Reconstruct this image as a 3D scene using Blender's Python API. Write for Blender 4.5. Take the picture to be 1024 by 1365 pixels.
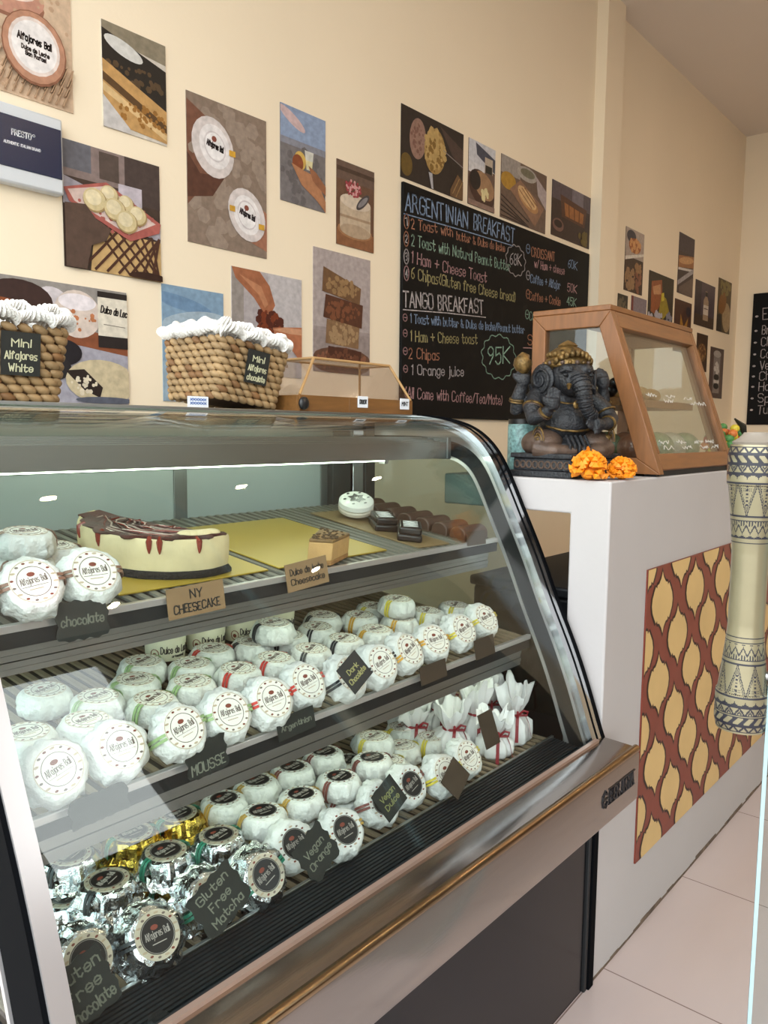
import bpy, bmesh, math, random
from mathutils import Vector, Matrix, Euler, noise
rnd = random.Random(11)
S = bpy.context.scene
for o in list(bpy.data.objects): bpy.data.objects.remove(o)
COL = S.collection
PI = math.pi
# ------------------------------------------------------------------ camera
cam = bpy.data.objects.new('camera', bpy.data.cameras.new('camera')); COL.objects.link(cam)
RIGHT, DOWN, FWD = (0.647002, -0.762422, 0.010089), (-0.071699, -0.074007, -0.994677), (0.75911, 0.642835, -0.102548)
cam.matrix_world = Matrix(((RIGHT[0], -DOWN[0], -FWD[0], 0), (RIGHT[1], -DOWN[1], -FWD[1], 0), (RIGHT[2], -DOWN[2], -FWD[2], 1.25), (0, 0, 0, 1)))
cam.data.sensor_fit = 'HORIZONTAL'; cam.data.sensor_width = 36.0
cam.data.lens = 1052.755 / 1024 * 36.0
cam.data.clip_start = 0.01; cam.data.clip_end = 200
S.camera = cam
# ------------------------------------------------------------------ world, lights, exposure
S.view_settings.view_transform = 'Standard'; S.view_settings.look = 'None'
S.view_settings.gamma = 1.0; S.view_settings.use_curve_mapping = False
S.view_settings.exposure = 0.83
W = bpy.data.worlds.new('world'); S.world = W; W.use_nodes = True
wn = W.node_tree; wn.nodes.clear()
wo = wn.nodes.new('ShaderNodeOutputWorld'); wb = wn.nodes.new('ShaderNodeBackground'); wr = wn.nodes.new('ShaderNodeValToRGB')
wt = wn.nodes.new('ShaderNodeTexCoord'); ws = wn.nodes.new('ShaderNodeSeparateXYZ'); wm = wn.nodes.new('ShaderNodeMapRange')
wm.inputs[1].default_value = -1; wm.inputs[2].default_value = 1
wn.links.new(wt.outputs['Generated'], ws.inputs[0]); wn.links.new(ws.outputs[2], wm.inputs[0]); wn.links.new(wm.outputs[0], wr.inputs[0])
wn.links.new(wr.outputs[0], wb.inputs[0]); wn.links.new(wb.outputs[0], wo.inputs[0])
e = wr.color_ramp.elements
e[0].position = 0.0; e[0].color = (0.30, 0.27, 0.25, 1)
e[1].position = 1.0; e[1].color = (0.80, 0.92, 1.0, 1)
for pos, c in ((0.47, (0.34, 0.33, 0.30, 1)), (0.52, (0.75, 0.80, 0.80, 1)), (0.66, (0.95, 1.0, 1.0, 1))):
    q = e.new(pos); q.color = c
wb.inputs[1].default_value = 3.0
def area(name, loc, rot, sx, sy, power, color, portal=False):
    L = bpy.data.lights.new(name, 'AREA'); L.shape = 'RECTANGLE'; L.size = sx; L.size_y = sy; L.energy = power; L.color = color
    if portal: L.cycles.is_portal = True
    o = bpy.data.objects.new(name, L); o.location = loc; o.rotation_euler = rot; COL.objects.link(o); return o
# daylight enters through the open shop front (left, behind the camera); portals mark these openings
area('shopfront_daylight', (-0.19, -0.3, 1.75), (0, -PI/2, 0), 3.5, 4.6, 1, (1, 1, 1), True)
area('window_daylight', (2.295, -2.61, 2.3), (PI/2, 0, 0), .80, 1.5, 1, (1, 1, 1), True)
# ------------------------------------------------------------------ materials
def lin(c):
    if isinstance(c, str):
        c = tuple(int(c[i:i+2], 16) / 255 for i in (0, 2, 4))
        c = tuple(x / 12.92 if x <= 0.04045 else ((x + 0.055) / 1.055) ** 2.4 for x in c)
    return (c[0], c[1], c[2], 1)
MATS = {}
def M(name, color, rough=0.6, metal=0.0, var=0.0, scale=8.0, bump=0.0, bscale=None, spec=None, stretch=None, coat=0.0, trans=0.0):
    if name in MATS: return MATS[name]
    m = bpy.data.materials.new(name); m.use_nodes = True; MATS[name] = m
    nt = m.node_tree; p = nt.nodes['Principled BSDF']
    c = lin(color); p.inputs['Base Color'].default_value = c
    p.inputs['Roughness'].default_value = rough; p.inputs['Metallic'].default_value = metal
    if spec is not None: p.inputs['Specular IOR Level'].default_value = spec
    if coat: p.inputs['Coat Weight'].default_value = coat; p.inputs['Coat Roughness'].default_value = 0.08
    if trans: p.inputs['Transmission Weight'].default_value = trans
    if var or bump:
        tc = nt.nodes.new('ShaderNodeTexCoord'); mp = nt.nodes.new('ShaderNodeMapping')
        nt.links.new(tc.outputs['Object'], mp.inputs[0])
        if stretch: mp.inputs['Scale'].default_value = stretch
    if var:
        n = nt.nodes.new('ShaderNodeTexNoise'); n.inputs['Scale'].default_value = scale; n.inputs['Detail'].default_value = 5
        nt.links.new(mp.outputs[0], n.inputs['Vector'])
        r = nt.nodes.new('ShaderNodeValToRGB'); nt.links.new(n.outputs['Fac'], r.inputs[0]); nt.links.new(r.outputs[0], p.inputs['Base Color'])
        el = r.color_ramp.elements; el[0].position = 0.3; el[1].position = 0.72
        el[0].color = tuple(x * (1 - var) for x in c[:3]) + (1,); el[1].color = tuple(min(1, x * (1 + var * 0.6)) for x in c[:3]) + (1,)
    if bump:
        n2 = nt.nodes.new('ShaderNodeTexNoise'); n2.inputs['Scale'].default_value = bscale or scale * 3; n2.inputs['Detail'].default_value = 4
        nt.links.new(mp.outputs[0], n2.inputs['Vector'])
        b = nt.nodes.new('ShaderNodeBump'); b.inputs['Strength'].default_value = bump; b.inputs['Distance'].default_value = 0.01
        nt.links.new(n2.outputs['Fac'], b.inputs['Height']); nt.links.new(b.outputs[0], p.inputs['Normal'])
    return m
def glass_mat(name, tint=(0.93, 0.97, 0.955), f0=0.04, rough=0.0):
    m = bpy.data.materials.new(name); m.use_nodes = True; nt = m.node_tree; nt.nodes.clear()
    out = nt.nodes.new('ShaderNodeOutputMaterial'); mx = nt.nodes.new('ShaderNodeMixShader')
    t = nt.nodes.new('ShaderNodeBsdfTransparent'); t.inputs[0].default_value = (*tint, 1)
    g = nt.nodes.new('ShaderNodeBsdfGlossy'); g.inputs['Roughness'].default_value = rough
    lw = nt.nodes.new('ShaderNodeLayerWeight'); lw.inputs[0].default_value = 0.5
    pw = nt.nodes.new('ShaderNodeMath'); pw.operation = 'POWER'; pw.inputs[1].default_value = 5
    ma = nt.nodes.new('ShaderNodeMath'); ma.operation = 'MULTIPLY_ADD'; ma.inputs[1].default_value = 1 - f0; ma.inputs[2].default_value = f0
    nt.links.new(lw.outputs['Facing'], pw.inputs[0]); nt.links.new(pw.outputs[0], ma.inputs[0]); nt.links.new(ma.outputs[0], mx.inputs[0])
    nt.links.new(t.outputs[0], mx.inputs[1]); nt.links.new(g.outputs[0], mx.inputs[2]); nt.links.new(mx.outputs[0], out.inputs[0])
    MATS[name] = m; return m
def emit_mat(name, color, strength):
    m = M(name, (0.8, 0.8, 0.8)); p = m.node_tree.nodes['Principled BSDF']
    p.inputs['Emission Color'].default_value = lin(color); p.inputs['Emission Strength'].default_value = strength; return m
# ------------------------------------------------------------------ mesh builder
class MB:
    def __init__(s): s.v = []; s.f = []; s.m = []; s.mats = []
    def mi(s, m):
        if m not in s.mats: s.mats.append(m)
        return s.mats.index(m)
    def add(s, vs, fs, mat, mx=None):
        b = len(s.v); i = s.mi(mat)
        s.v += [tuple(mx @ Vector(v)) for v in vs] if mx else [tuple(v) for v in vs]
        for f in fs: s.f.append(tuple(b + k for k in f)); s.m.append(i)
        return s
    def box(s, lo, hi, mat, mx=None):
        (a, b, c), (d, e, f) = lo, hi
        return s.add([(a,b,c),(d,b,c),(d,e,c),(a,e,c),(a,b,f),(d,b,f),(d,e,f),(a,e,f)], [(3,2,1,0),(4,5,6,7),(0,1,5,4),(1,2,6,5),(2,3,7,6),(3,0,4,7)], mat, mx)
    def lathe(s, prof, mat, n=32, mx=None, fn=None, matfn=None, caps=True):
        vs = []; fs = []
        for j, (r, z) in enumerate(prof):
            for i in range(n):
                a = 2 * PI * i / n; p = (r * math.cos(a), r * math.sin(a), z)
                vs.append(fn(p, a, j) if fn else p)
        b = len(s.v)
        k = len(prof)
        for j in range(k - 1):
            for i in range(n): fs.append((j*n+i, j*n+(i+1) % n, (j+1)*n+(i+1) % n, (j+1)*n+i))
        if caps and prof[0][0] > 1e-6: fs.append(tuple(range(n-1, -1, -1)))
        if caps and prof[-1][0] > 1e-6: fs.append(tuple((k-1)*n+i for i in range(n)))
        if matfn:
            s.v += [tuple(mx @ Vector(v)) for v in vs] if mx else vs
            for q, f in enumerate(fs):
                s.f.append(tuple(b + x for x in f)); s.m.append(s.mi(matfn(q % n / n, min(q // n, k-2))))
            return s
        return s.add(vs, fs, mat, mx)
    def tube(s, path, r, mat, n=8, mx=None, closed=False):
        P = [Vector(p) for p in path]; k = len(P); rr = r if isinstance(r, (list, tuple)) else [r] * k
        vs = []; fs = []; up = Vector((0, 0, 1)); prev = None
        for i in range(k):
            t = (P[(i+1) % k] - P[i-1]) if closed else (P[min(i+1, k-1)] - P[max(i-1, 0)])
            t.normalize()
            if prev is None:
                a = t.cross(up)
                if a.length < 1e-3: a = t.cross(Vector((1, 0, 0)))
            else: a = prev - t * prev.dot(t)
            a.normalize(); prev = a; b = t.cross(a)
            for j in range(n):
                w = 2 * PI * j / n; vs.append(P[i] + (a * math.cos(w) + b * math.sin(w)) * rr[i])
        for i in range(k if closed else k - 1):
            i2 = (i + 1) % k
            for j in range(n): fs.append((i*n+j, i*n+(j+1) % n, i2*n+(j+1) % n, i2*n+j))
        if not closed: fs += [tuple(range(n-1, -1, -1)), tuple((k-1)*n+j for j in range(n))]
        return s.add(vs, fs, mat, mx)
    def ell(s, c, r, mat, n=12, m=8, rot=None):
        r = r if isinstance(r, (tuple, list)) else (r, r, r)
        mx = Matrix.Translation(c) @ (rot.to_4x4() if rot else Matrix.Identity(4))
        vs = [(0, 0, -r[2])]; fs = []
        for j in range(1, m):
            t = PI * j / m - PI / 2
            for i in range(n):
                a = 2 * PI * i / n; vs.append((r[0]*math.cos(t)*math.cos(a), r[1]*math.cos(t)*math.sin(a), r[2]*math.sin(t)))
        vs.append((0, 0, r[2])); top = len(vs) - 1
        for i in range(n):
            fs.append((0, 1+(i+1) % n, 1+i)); fs.append((top, 1+(m-2)*n+i, 1+(m-2)*n+(i+1) % n))
        for j in range(m-2):
            for i in range(n): fs.append((1+j*n+i, 1+j*n+(i+1) % n, 1+(j+1)*n+(i+1) % n, 1+(j+1)*n+i))
        return s.add(vs, fs, mat, mx)
    def extr(s, poly, fn, t0, t1, mat):      # 2-D polygon swept between two values of the third coordinate
        k = len(poly); vs = [fn(p, t0) for p in poly] + [fn(p, t1) for p in poly]
        fs = [tuple(range(k-1, -1, -1)), tuple(range(k, 2*k))] + [(i, (i+1) % k, k+(i+1) % k, k+i) for i in range(k)]
        return s.add(vs, fs, mat)
    def strip(s, inner, outer, fn, t0, t1, mat):  # band between two matching polylines, swept
        for i in range(len(inner) - 1): s.extr([inner[i], inner[i+1], outer[i+1], outer[i]], fn, t0, t1, mat)
        return s
    def build(s, name, parent=None, smooth=True, bevel=0, angle=40, origin=None):
        me = bpy.data.meshes.new(name)
        L = origin if origin is not None else (ORG.get(parent.name, Vector()) if parent else Vector())
        L = Vector(L)
        me.from_pydata([(v[0]-L[0], v[1]-L[1], v[2]-L[2]) for v in s.v], [], s.f)
        for m in s.mats: me.materials.append(m)
        me.polygons.foreach_set('material_index', s.m)
        bm = bmesh.new(); bm.from_mesh(me); bmesh.ops.recalc_face_normals(bm, faces=bm.faces); bm.to_mesh(me); bm.free()
        if smooth:
            me.polygons.foreach_set('use_smooth', [True] * len(me.polygons)); me.set_sharp_from_angle(angle=math.radians(angle))
        o = bpy.data.objects.new(name, me); COL.objects.link(o)
        if parent: o.parent = parent; ORG[o.name] = L
        elif origin is not None: o.location = L
        if bevel:
            b = o.modifiers.new('bevel', 'BEVEL'); b.width = bevel; b.segments = 2; b.limit_method = 'ANGLE'; b.angle_limit = math.radians(50)
        return o
ORG = {}
def tag(o, label, cat=None, group=None, kind=None):
    o['label'] = label
    if cat: o['category'] = cat
    if group: o['group'] = group
    if kind: o['kind'] = kind
    return o
def thing(name, label, cat, loc=(0, 0, 0), rot=(0, 0, 0), group=None, local=False):
    o = bpy.data.objects.new(name, None); o.empty_display_size = 0.05; COL.objects.link(o); o.location = loc; o.rotation_euler = rot
    ORG[o.name] = Vector((0, 0, 0)) if local else Vector(loc)      # local: the parts are modelled about the origin
    return tag(o, label, cat, group)
def struct(name, mb, label=None, **k):
    o = mb.build(name, **k); o['kind'] = 'structure'; o['label'] = label or name.replace('_', ' '); o['category'] = name.split('_')[0]; return o
def dup(root, loc, rot, label):
    r = root.copy(); COL.objects.link(r); r.location = loc; r.rotation_euler = rot; r['label'] = label
    for ch in root.children:
        c = ch.copy(); COL.objects.link(c); c.parent = r
    return r
# ------------------------------------------------------------------ single-stroke handwriting
GL = dict(A="002640 1232", B="00062635342303 2332312000", C="4536160501103041", D="00062644422000", E="36060030 0323", F="360600 0323", G="45361605011030414323", H="0006 4046 0343",
 I="1016", J="3631201001", K="0006 460340", L="060030", M="0006234640", N="00064046", O="160501103041453616", P="00062635342303", Q="160501103041453616 2340", R="00062635342303 2340",
 S="453616050413334241301001", T="0646 2620", U="060110304146", V="062046", W="0610243046", X="0640 4600", Y="062346 2320", Z="06460040",
 a="3324140301102031 3430", b="0600 0314243331201001", c="3324140301102031", d="3630 3324140301102031", e="02323324140301102031", f="35261510 0424", g="3324140301102031 343a2b1b0a",
 h="0600 0314243330", i="0400 0506", j="141a0b 1516", k="0600 340230", l="0600", m="0400 03142320 23344340", n="0400 0314243330", o="140301102031332414", p="040b 0314243331201001",
 q="343b 3324140301102031", r="0400 03142433", s="3414031222312000", t="16112031 0434", u="040110203134 3430", v="042034", w="0410233044", x="0430 3400", y="0421 341b", z="04340030")
GL.update({'0': "160501102031352616", '1': "051610", '2': "05162635340030", '3': "051626353423 132332312010 01"[:-3], '4': "30360242", '5': "360603243331201001", '6': "3615030110203132231302",
 '7': "063610", '8': "130405162635342313020110203132231 3"[:-2], '9': "10333526160504132334", '&': "400516250201102042", '+': "2125 0343", '(': "26140220", ')': "06141200", '/': "0036", '-': "0333", '.': "0001"})
def yv(c): return {'a': -1, 'b': -2}.get(c, None) if c in 'ab' else int(c)
def glyph(ch):
    out = []; w = 0
    for st in GL.get(ch, '').split():
        pl = [(int(st[i]), yv(st[i+1])) for i in range(0, len(st) - 1, 2)]
        out.append(pl); w = max(w, max(p[0] for p in pl))
    return out, (w if out else 2)
def write(mb, text, s0, t0, s1, t1, h, mat, fn, th=0.0035, lift=0.0006, jit=0.25):
    """hand-lettered text from (s0,t0) to (s1,t1) on a surface given by fn(s,t,lift)"""
    if not text: return
    rg = random.Random(text); tot = sum(glyph(c)[1] + 1.3 for c in text) - 1.3
    sx = math.hypot(s1 - s0, t1 - t0) / tot; sy = h / 6; dx, dy = (s1 - s0), (t1 - t0); L = math.hypot(dx, dy); dx /= L; dy /= L
    x = 0
    for ch in text:
        pls, w = glyph(ch); oy = rg.uniform(-jit, jit); sl = rg.uniform(-0.05, 0.08)
        for pl in pls:
            pts = []
            for (px, py) in pl:
                u = (x + px + py * sl) * sx; v = (py + oy) * sy
                pts.append((s0 + dx * u - dy * v, t0 + dy * u + dx * v))
            stroke(mb, pts, th, mat, fn, lift)
        x += w + 1.3
def stroke(mb, pts, th, mat, fn, lift=0.0006):
    for (a, b) in zip(pts[:-1], pts[1:]):
        d = (b[0] - a[0], b[1] - a[1]); l = math.hypot(*d) or 1e-6; d = (d[0] / l * th / 2, d[1] / l * th / 2); q = (-d[1], d[0])
        c = [(a[0]-d[0]+q[0], a[1]-d[1]+q[1]), (a[0]-d[0]-q[0], a[1]-d[1]-q[1]), (b[0]+d[0]-q[0], b[1]+d[1]-q[1]), (b[0]+d[0]+q[0], b[1]+d[1]+q[1])]
        mb.add([fn(p[0], p[1], lift) for p in c] + [fn(p[0], p[1], -0.0002) for p in c], [(0,1,2,3), (0,4,5,1), (1,5,6,2), (2,6,7,3), (3,7,4,0)], mat)
def circ(cx, cy, rx, ry, n=16, a0=0, wob=0, k=9):
    return [(cx + rx * (1 + wob * math.sin(k * 2 * PI * i / n)) * math.cos(a0 + 2 * PI * i / n), cy + ry * (1 + wob * math.sin(k * 2 * PI * i / n)) * math.sin(a0 + 2 * PI * i / n)) for i in range(n + 1)]
def fill(mb, pts, mat, fn, lift):
    k = len(pts); mb.add([fn(p[0], p[1], lift) for p in pts] , [tuple(range(k))], mat)
YZ = lambda p, x: (x, p[0], p[1])           # profile (y,z) swept along x
XZ = lambda p, y: (p[0], y, p[1])
# ------------------------------------------------------------------ the room
m_wall = M('wall_paint', 'f0e0c6', 0.75, var=0.03, scale=1.5, bump=0.05, bscale=60)
m_ceil = M('ceiling_paint', 'e0d6cc', 0.85, var=0.03, scale=1.0)
m_white = M('counter_plaster', 'b3aead', 0.7, var=0.03, scale=3, bump=0.06, bscale=50)
def floor_mat():
    m = M('floor_tile', 'c0b2b0', 0.22, var=0.06, scale=1.6, stretch=(1, 3, 1)); nt = m.node_tree; p = nt.nodes['Principled BSDF']
    tc = nt.nodes.new('ShaderNodeTexCoord'); sp = nt.nodes.new('ShaderNodeSeparateXYZ'); nt.links.new(tc.outputs['Object'], sp.inputs[0])
    prev = None
    for ax, size, off in ((0, 0.512, 1.664), (1, 1.02, -0.30)):
        a = nt.nodes.new('ShaderNodeMath'); a.operation = 'ADD'; a.inputs[1].default_value = 20 * size - off
        b = nt.nodes.new('ShaderNodeMath'); b.operation = 'PINGPONG'; b.inputs[1].default_value = size / 2
        c = nt.nodes.new('ShaderNodeMath'); c.operation = 'LESS_THAN'; c.inputs[1].default_value = 0.0016
        nt.links.new(sp.outputs[ax], a.inputs[0]); nt.links.new(a.outputs[0], b.inputs[0]); nt.links.new(b.outputs[0], c.inputs[0])
        if prev:
            d = nt.nodes.new('ShaderNodeMath'); d.operation = 'MAXIMUM'; nt.links.new(prev.outputs[0], d.inputs[0]); nt.links.new(c.outputs[0], d.inputs[1]); prev = d
        else: prev = c
    mx = nt.nodes.new('ShaderNodeMix'); mx.data_type = 'RGBA'; src = p.inputs['Base Color'].links[0].from_socket
    nt.links.new(prev.outputs[0], mx.inputs['Factor']); nt.links.new(src, mx.inputs['A']); mx.inputs['B'].default_value = lin('7d6d68')
    nt.links.new(mx.outputs['Result'], p.inputs['Base Color']); return m
struct('floor', MB().box((-0.2, -2.6, -0.06), (6.65, 2.0, 0), floor_mat()), 'pale pink stone floor tiles with thin grout lines')
struct('wall_back', MB().box((-0.2, 2.0, 0), (6.75, 2.12, 3.535), m_wall), 'cream painted long wall carrying the photo prints')
struct('wall_far', MB().box((6.65, -2.7, 0), (6.77, 2.0, 3.535), m_wall), 'cream painted end wall with the second chalkboard')
m_unseen_wall = M('unseen_wall_brown', '5f4a3c', 0.7, var=.2, scale=3, stretch=(8, 1, 1))  # unseen wall, dark brown chosen to weaken its reflection in the case glass
mb = MB(); mb.box((-0.2, -2.72, 0), (1.85, -2.6, 3.535), m_unseen_wall); mb.box((2.74, -2.72, 0), (6.65, -2.6, 3.535), m_unseen_wall); mb.box((1.85, -2.72, 0), (2.74, -2.6, 1.70), m_unseen_wall); mb.box((1.85, -2.72, 3.1), (2.74, -2.6, 3.535), m_unseen_wall)
struct('wall_right', mb, 'unseen wall opposite the display case, made dark brown to weaken its reflection')
mb = MB()
for lo, hi in (((1.852, -2.70, 1.702), (1.892, -2.62, 3.098)), ((2.698, -2.70, 1.702), (2.738, -2.62, 3.098)), ((1.892, -2.70, 1.702), (2.698, -2.62, 1.742)), ((1.892, -2.70, 3.058), (2.698, -2.62, 3.098))): mb.box(lo, hi, M('window_timber', '4a382c', .5))
struct('window_1', mb, 'timber framed window in the wall opposite the case')
struct('ceiling', MB().box((-0.2, -2.72, 3.535), (6.77, 2.12, 3.62), m_ceil), 'plain off white ceiling')
struct('trim_1', MB().box((4.052, 1.937, 0), (4.262, 2.0, 3.535), m_wall), 'shallow cream pilaster between the two parts of the long wall')
struct('pavement', MB().box((-9, -9, -0.12), (-0.2, 9, -0.04), M('pavement_concrete', '9a958c', 0.9, var=0.15, scale=2)), 'pavement outside the shop front')
# skirting stain where the counter meets the floor is part of the counter below
# ------------------------------------------------------------------ photo prints on the long wall
def pm(c, var=0.2, scale=55):
    return M('print_' + c, tuple(x * .88 for x in lin(c)[:3]), 0.45, var=var, scale=scale, spec=0.3)
def photo(label, x0, x1, z0, z1, bg, shapes, name='photo_print', group='food photographs on the cream wall', y=2.0):
    mb = MB(); mb.box((x0, y - 0.003, z0), (x1, y - 0.0003, z1), pm(bg)); w, h = x1 - x0, z1 - z0
    fn = lambda s, t, l: (x0 + s * w, y - 0.003 - l, z0 + t * h)
    cl = lambda q: (min(1, max(0, q[0])), min(1, max(0, q[1])))
    for i, s in enumerate(shapes):
        k, col = s[0], s[-1]; m = pm(col); L = 0.0002 + 0.0002 * i
        if k == 'e':
            cx, cy, rx, ry, rot = s[1:6]; c, n = math.cos(rot), math.sin(rot)
            pts = [cl((cx + (a[0] - cx) * c - (a[1] - cy) * n, cy + (a[0] - cx) * n + (a[1] - cy) * c)) for a in circ(cx, cy, rx, ry, 22)[:-1]]
            fill(mb, pts, m, fn, L)
        elif k == 'p': fill(mb, [cl(q) for q in s[1]], m, fn, L)
        elif k == 'r': a, b, c, d = s[1:5]; fill(mb, [cl((a, b)), cl((c, b)), cl((c, d)), cl((a, d))], m, fn, L)
        elif k == 'b':     # blobs: many small specks in an ellipse
            cx, cy, rx, ry, n, r = s[1:7]; rg = random.Random(i * 7 + n)
            for z_ in range(n):
                a = rg.uniform(0, 2 * PI); q = math.sqrt(rg.random()); px, py = cx + rx * q * math.cos(a), cy + ry * q * math.sin(a); rr = r * rg.uniform(0.5, 1.3)
                fill(mb, [cl(u) for u in circ(px, py, rr, rr * w / h, 6, a)[:-1]], m, fn, L + z_ * 4e-6)
        elif k == 's': stroke(mb, [(min(1 - s[2], max(s[2], q[0])), min(1 - s[2], max(s[2], q[1]))) for q in s[1]], s[2], m, lambda a, b, l: fn(a, b, l), L)
        elif k == 't': write(mb, s[1], s[2], s[3], s[4], s[5], s[6], m, fn, th=s[7], lift=L, jit=0)
    o = mb.build(name, smooth=False, origin=((x0 + x1) / 2, y, z0)); tag(o, label, 'photo', group); return o
photo('large print of a pink tub lid on woven cloth, top left corner of the wall', 0.80, 1.102, 2.055, 2.475, 'd8bb9f', [
    ('b', .5, .5, .5, .5, 130, .02, 'c9a78a'), ('e', .45, .52, .32, .1, 0, '9c6a55'), ('e', .45, .56, .32, .12, 0, 'c9937e'), ('e', .45, .60, .26, .08, 0, 'efd6cc')] + [('s', [(.02 * k, .02 + .06 * (k % 3)), (.02 * k + .06, .12 + .06 * (k % 3))], .006, 'b89678') for k in range(0, 48)] + [
    ('e', .66, .285, .27, .205, 0, '8f5f48'), ('e', .66, .29, .26, .195, 0, 'c08d72'), ('e', .66, .295, .215, .16, 0, 'e9d8d0'), ('e', .66, .295, .19, .14, 0, 'f4eeec'),
    ('t', 'Alfajores Bali', .52, .315, .80, .305, .035, .010, '4a3d3a'), ('t', 'Dulce de Leche', .55, .265, .78, .257, .022, .007, '6a5a56'), ('t', 'San Rafael', .58, .235, .75, .228, .02, .007, '6a5a56')])
photo('print of a layered cake slice under a dark piped top with white oval tag', 1.187, 1.384, 2.05, 2.32, 'd9d0c4', [
    ('p', [(0, 1), (1, 1), (1, .80), (0, .86)], '8f8470'), ('p', [(0, .93), (1, .74), (1, .34), (0, .64)], '26221f'), ('e', .33, .80, .30, .075, -.18, 'dcdad6'), ('b', .5, .57, .5, .09, 30, .04, '5a4631'),
    ('p', [(0, .64), (1, .34), (1, .02), (.35, .05), (0, .3)], 'c79b62'), ('p', [(0, .52), (1, .20), (1, .12), (0, .44)], '5f4429'), ('p', [(0, .42), (1, .10), (1, .04), (0, .34)], 'e2c08c'), ('b', .6, .2, .4, .12, 40, .03, 'a06f35'), ('p', [(0, .3), (.4, .05), (.4, 0), (0, 0)], 'cfcac8')])
photo('tall print of two hands holding white wrapped cookies on grey brown', 1.452, 1.757, 1.80, 2.226, '8d7a6c', [
    ('b', .5, .5, .55, .5, 60, .09, '9d8b7d'), ('p', [(0, .95), (.3, .85), (.4, .6), (.25, .45), (0, .25)], '7a5140'), ('p', [(0, .6), (.15, .48), (.45, .5), (.3, .35), (0, .3)], '5a382c'), ('p', [(.8, .4), (1, .33), (1, .05), (.75, .1)], 'a8735c'),
    ('e', .31, .68, .26, .20, -.2, 'ded4d2'), ('e', .33, .69, .19, .145, -.2, 'f0eaea'), ('e', .33, .69, .135, .10, -.2, 'dcd3d4'), ('e', .33, .69, .12, .09, -.2, 'f4f0f0'), ('t', 'Alfajores Bali', .23, .69, .43, .665, .035, .01, '4d4145'), ('e', .32, .74, .03, .02, 0, '8a4a3c'),
    ('e', .73, .28, .25, .18, -.25, 'ded4d2'), ('e', .73, .28, .18, .135, -.25, 'f2eded'), ('e', .73, .28, .13, .10, -.25, 'd9d0d2'), ('e', .73, .28, .118, .09, -.25, 'f4f0f0'), ('t', 'Alfajores Bali', .63, .285, .83, .25, .035, .01, '4d4145'), ('e', .72, .33, .03, .02, 0, '8a4a3c'),
    ('r', .50, .66, .58, .70, 'd8a53a'), ('r', .50, .28, .57, .32, 'd8a53a'), ('r', .88, .2, .96, .24, 'd8a53a')])
photo('print of hands with a drink and pastry on a grey beach', 1.818, 2.026, 2.0, 2.305, '7b7678', [
    ('r', 0, .66, 1, 1, '93a5c4'), ('e', .25, .88, .3, .06, -.3, 'd3b7b8'), ('r', 0, .60, 1, .67, '8b8c98'), ('b', .5, .3, .5, .3, 50, .06, '6a6567'), ('e', .42, .47, .13, .1, 0, 'd9b45f'), ('e', .37, .44, .12, .09, 0, '8d4a2c'), ('p', [(.52, .60), (.72, .60), (.68, .40), (.56, .40)], 'd8d6cc'), ('p', [(.54, .5), (.70, .5), (.68, .41), (.56, .41)], 'e9dfae'),
    ('p', [(.22, .42), (.5, .38), (.75, .36), (1, .12), (1, 0), (.8, .1), (.45, .22)], 'b7805c'), ('p', [(.6, .45), (.78, .40), (1, .28), (1, .18), (.7, .30)], '9a6548')])
photo('print of a small round cake topped with dried flowers', 2.083, 2.283, 1.908, 2.198, '6b4c3a', [
    ('r', 0, .78, 1, 1, '6a5449'), ('r', 0, .88, 1, .93, '4a372d'), ('r', 0, 0, 1, .2, '8f5f40'), ('e', .48, .2, .46, .10, 0, 'a97a55'), ('p', [(.08, .2), (.9, .2), (.9, .55), (.08, .55)], 'c8b39a'), ('e', .49, .55, .41, .09, 0, 'd9c8b4'), ('p', [(.08, .34), (.9, .34), (.9, .37), (.08, .37)], 'a98f75'), ('e', .49, .2, .41, .08, 0, 'b79f85'), ('b', .42, .70, .22, .1, 60, .03, 'a5414a'), ('b', .42, .72, .18, .08, 30, .025, 'd9a0a0'), ('e', .68, .58, .2, .06, .5, '4b4446'), ('e', .68, .58, .15, .035, .5, '8a8588')])
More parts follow.
